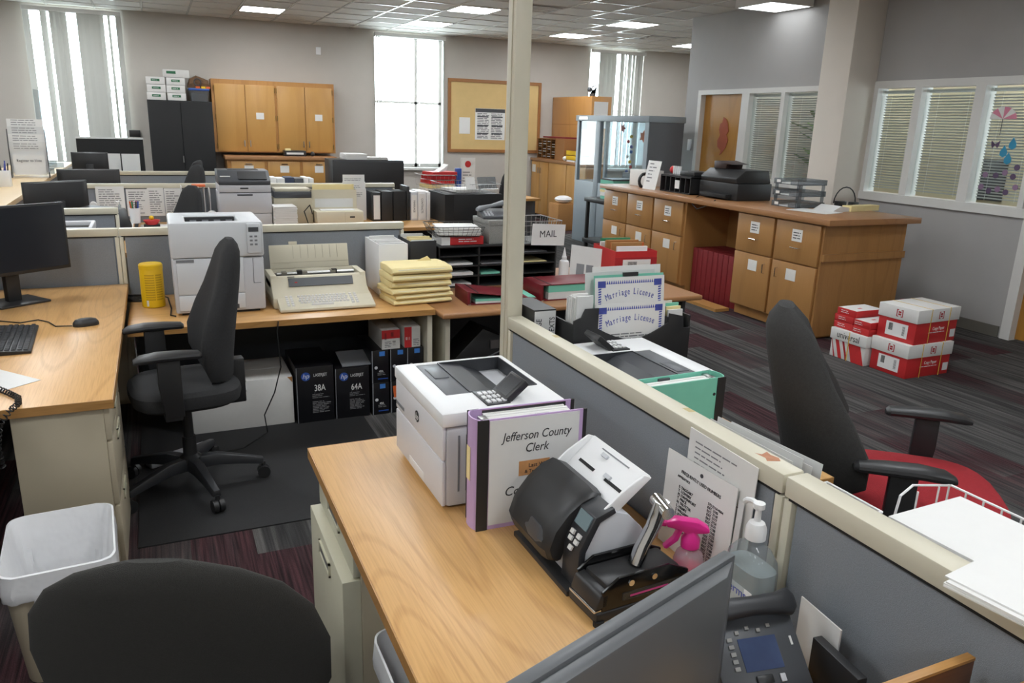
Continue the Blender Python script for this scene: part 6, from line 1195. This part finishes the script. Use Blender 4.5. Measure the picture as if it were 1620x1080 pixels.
# window decorations
def sticker(name, label, poly, m, y, z, s=1): return tag(B().prism([(y+a*s, z+b_*s) for a, b_ in poly], XR+.044, XR+.0495, 'x').done(name, m), label, 'decoration')
um = T('umbrella_decoration', 'pink and white striped paper umbrella on the office window', 'decoration', (XR+.044, 4.775, 1.91))
for k in range(6):
    a0, a1 = PI*k/6, PI*(k+1)/6; B().prism([(0, 0), (-.125*math.cos(a0), .105*math.sin(a0)), (-.125*math.cos((a0+a1)/2), .105*math.sin((a0+a1)/2)), (-.125*math.cos(a1), .105*math.sin(a1))], 0, .004, 'x').done('segment', mat('pink_paper', 'd98aa0', .7) if k % 2 == 0 else 'paper', um)
B().cyl((.002, 0, 0), (.002, 0, -.14), .003).done('handle', 'slate', um)
drop = [(0, .05), (-.03, 0), (-.028, -.03), (0, -.045), (.028, -.03), (.03, 0)]
for y, z, lb in ((4.79-.08, 1.63, 'teal paper raindrop nearest the umbrella handle'), (4.66, 1.57, 'teal paper raindrop hanging lowest on the window'), (4.64, 1.70, 'teal paper raindrop beside the paper butterfly')): sticker('paper_raindrop', lb, drop, mat('teal_blue', '2d8fb5', .6), y, z, 1.1)
bf = [(0, 0), (-.05, .04), (-.045, -.01), (-.03, -.04), (0, -.01), (.03, -.04), (.045, -.01), (.05, .04)]
sticker('paper_butterfly', 'dark purple paper butterfly on the office window', bf, mat('plum', '5b4a66', .7), 4.80, 1.69, .8)
fl_ = [(.03*math.cos(q*PI/4), .03*math.sin(q*PI/4)) for q in range(8)]
for q, (y, z) in enumerate(((4.84, 1.42), (4.74, 1.42), (4.66, 1.45), (4.58, 1.42), (4.86, 1.31), (4.78, 1.28), (4.70, 1.30), (4.62, 1.28), (4.54, 1.33), (4.56, 1.50))): o = sticker('paper_flower', 'small purple pink paper flower stuck on the office window', fl_, 'plum' if q % 2 else mat('mauve', '8a6f8c', .7), y, z, .9); o['group'] = 'paper flowers on the office window'
tag(BX('light_switch', 'white_plastic', None, XR-.012, 9.2, 1.45, XR, 9.28, 1.6, bev=.003), 'white light switch beside the wooden door', 'switch')
# office contents seen through the blinds
for y0, y1, z0, z1, lb in ((5.3, 5.9, 1.75, 2.25, 'dark framed picture on the side office wall'), (6.3, 6.8, 1.0, 1.5, 'dark framed board low on the side office wall')): tag(BX('framed_picture', 'slate', None, 9.36, y0, z0, 9.399, y1, z1, bev=.004), lb, 'picture')
ofd = T('office_desk', 'grey desk inside the glazed side office', 'desk', (8.0, 5.0, 0)); BX('desktop', 'mid_grey', ofd, 0, 0, .7, .8, 1.6, .74); BX('body', 'mid_grey', ofd, .05, .05, 0, .75, 1.55, .7)
off_plant = T('office_plant', 'leafy plant standing in the side office', 'plant', (8.7, 8.6, 0)); B().lathe([(.14, 0), (.18, .4), (.16, .4), (.1, .05)], n=16).done('pot', 'cork_wood', off_plant, smooth=True); B().cyl((0, 0, .3), (0, 0, 1.3), .02).done('stem', 'cork_wood', off_plant)
for k in range(26): a = k*2.4; r_ = .1+.3*((k*7) % 10)/10; z = 1.2+.8*((k*3) % 11)/11; B().loft([[Vector((r_*math.cos(a)*q, r_*math.sin(a)*q, z+.1*q+s_*.0)) + Vector((-math.sin(a), math.cos(a), 0))*s_*w_ for s_ in (-1, 1)] for q, w_ in ((.5, .01), (1.0, .06), (1.5, .05), (1.9, .005))], cap=False, close=False).done('leaf', mat('leaf_green', '5d7a3c', .6), off_plant)
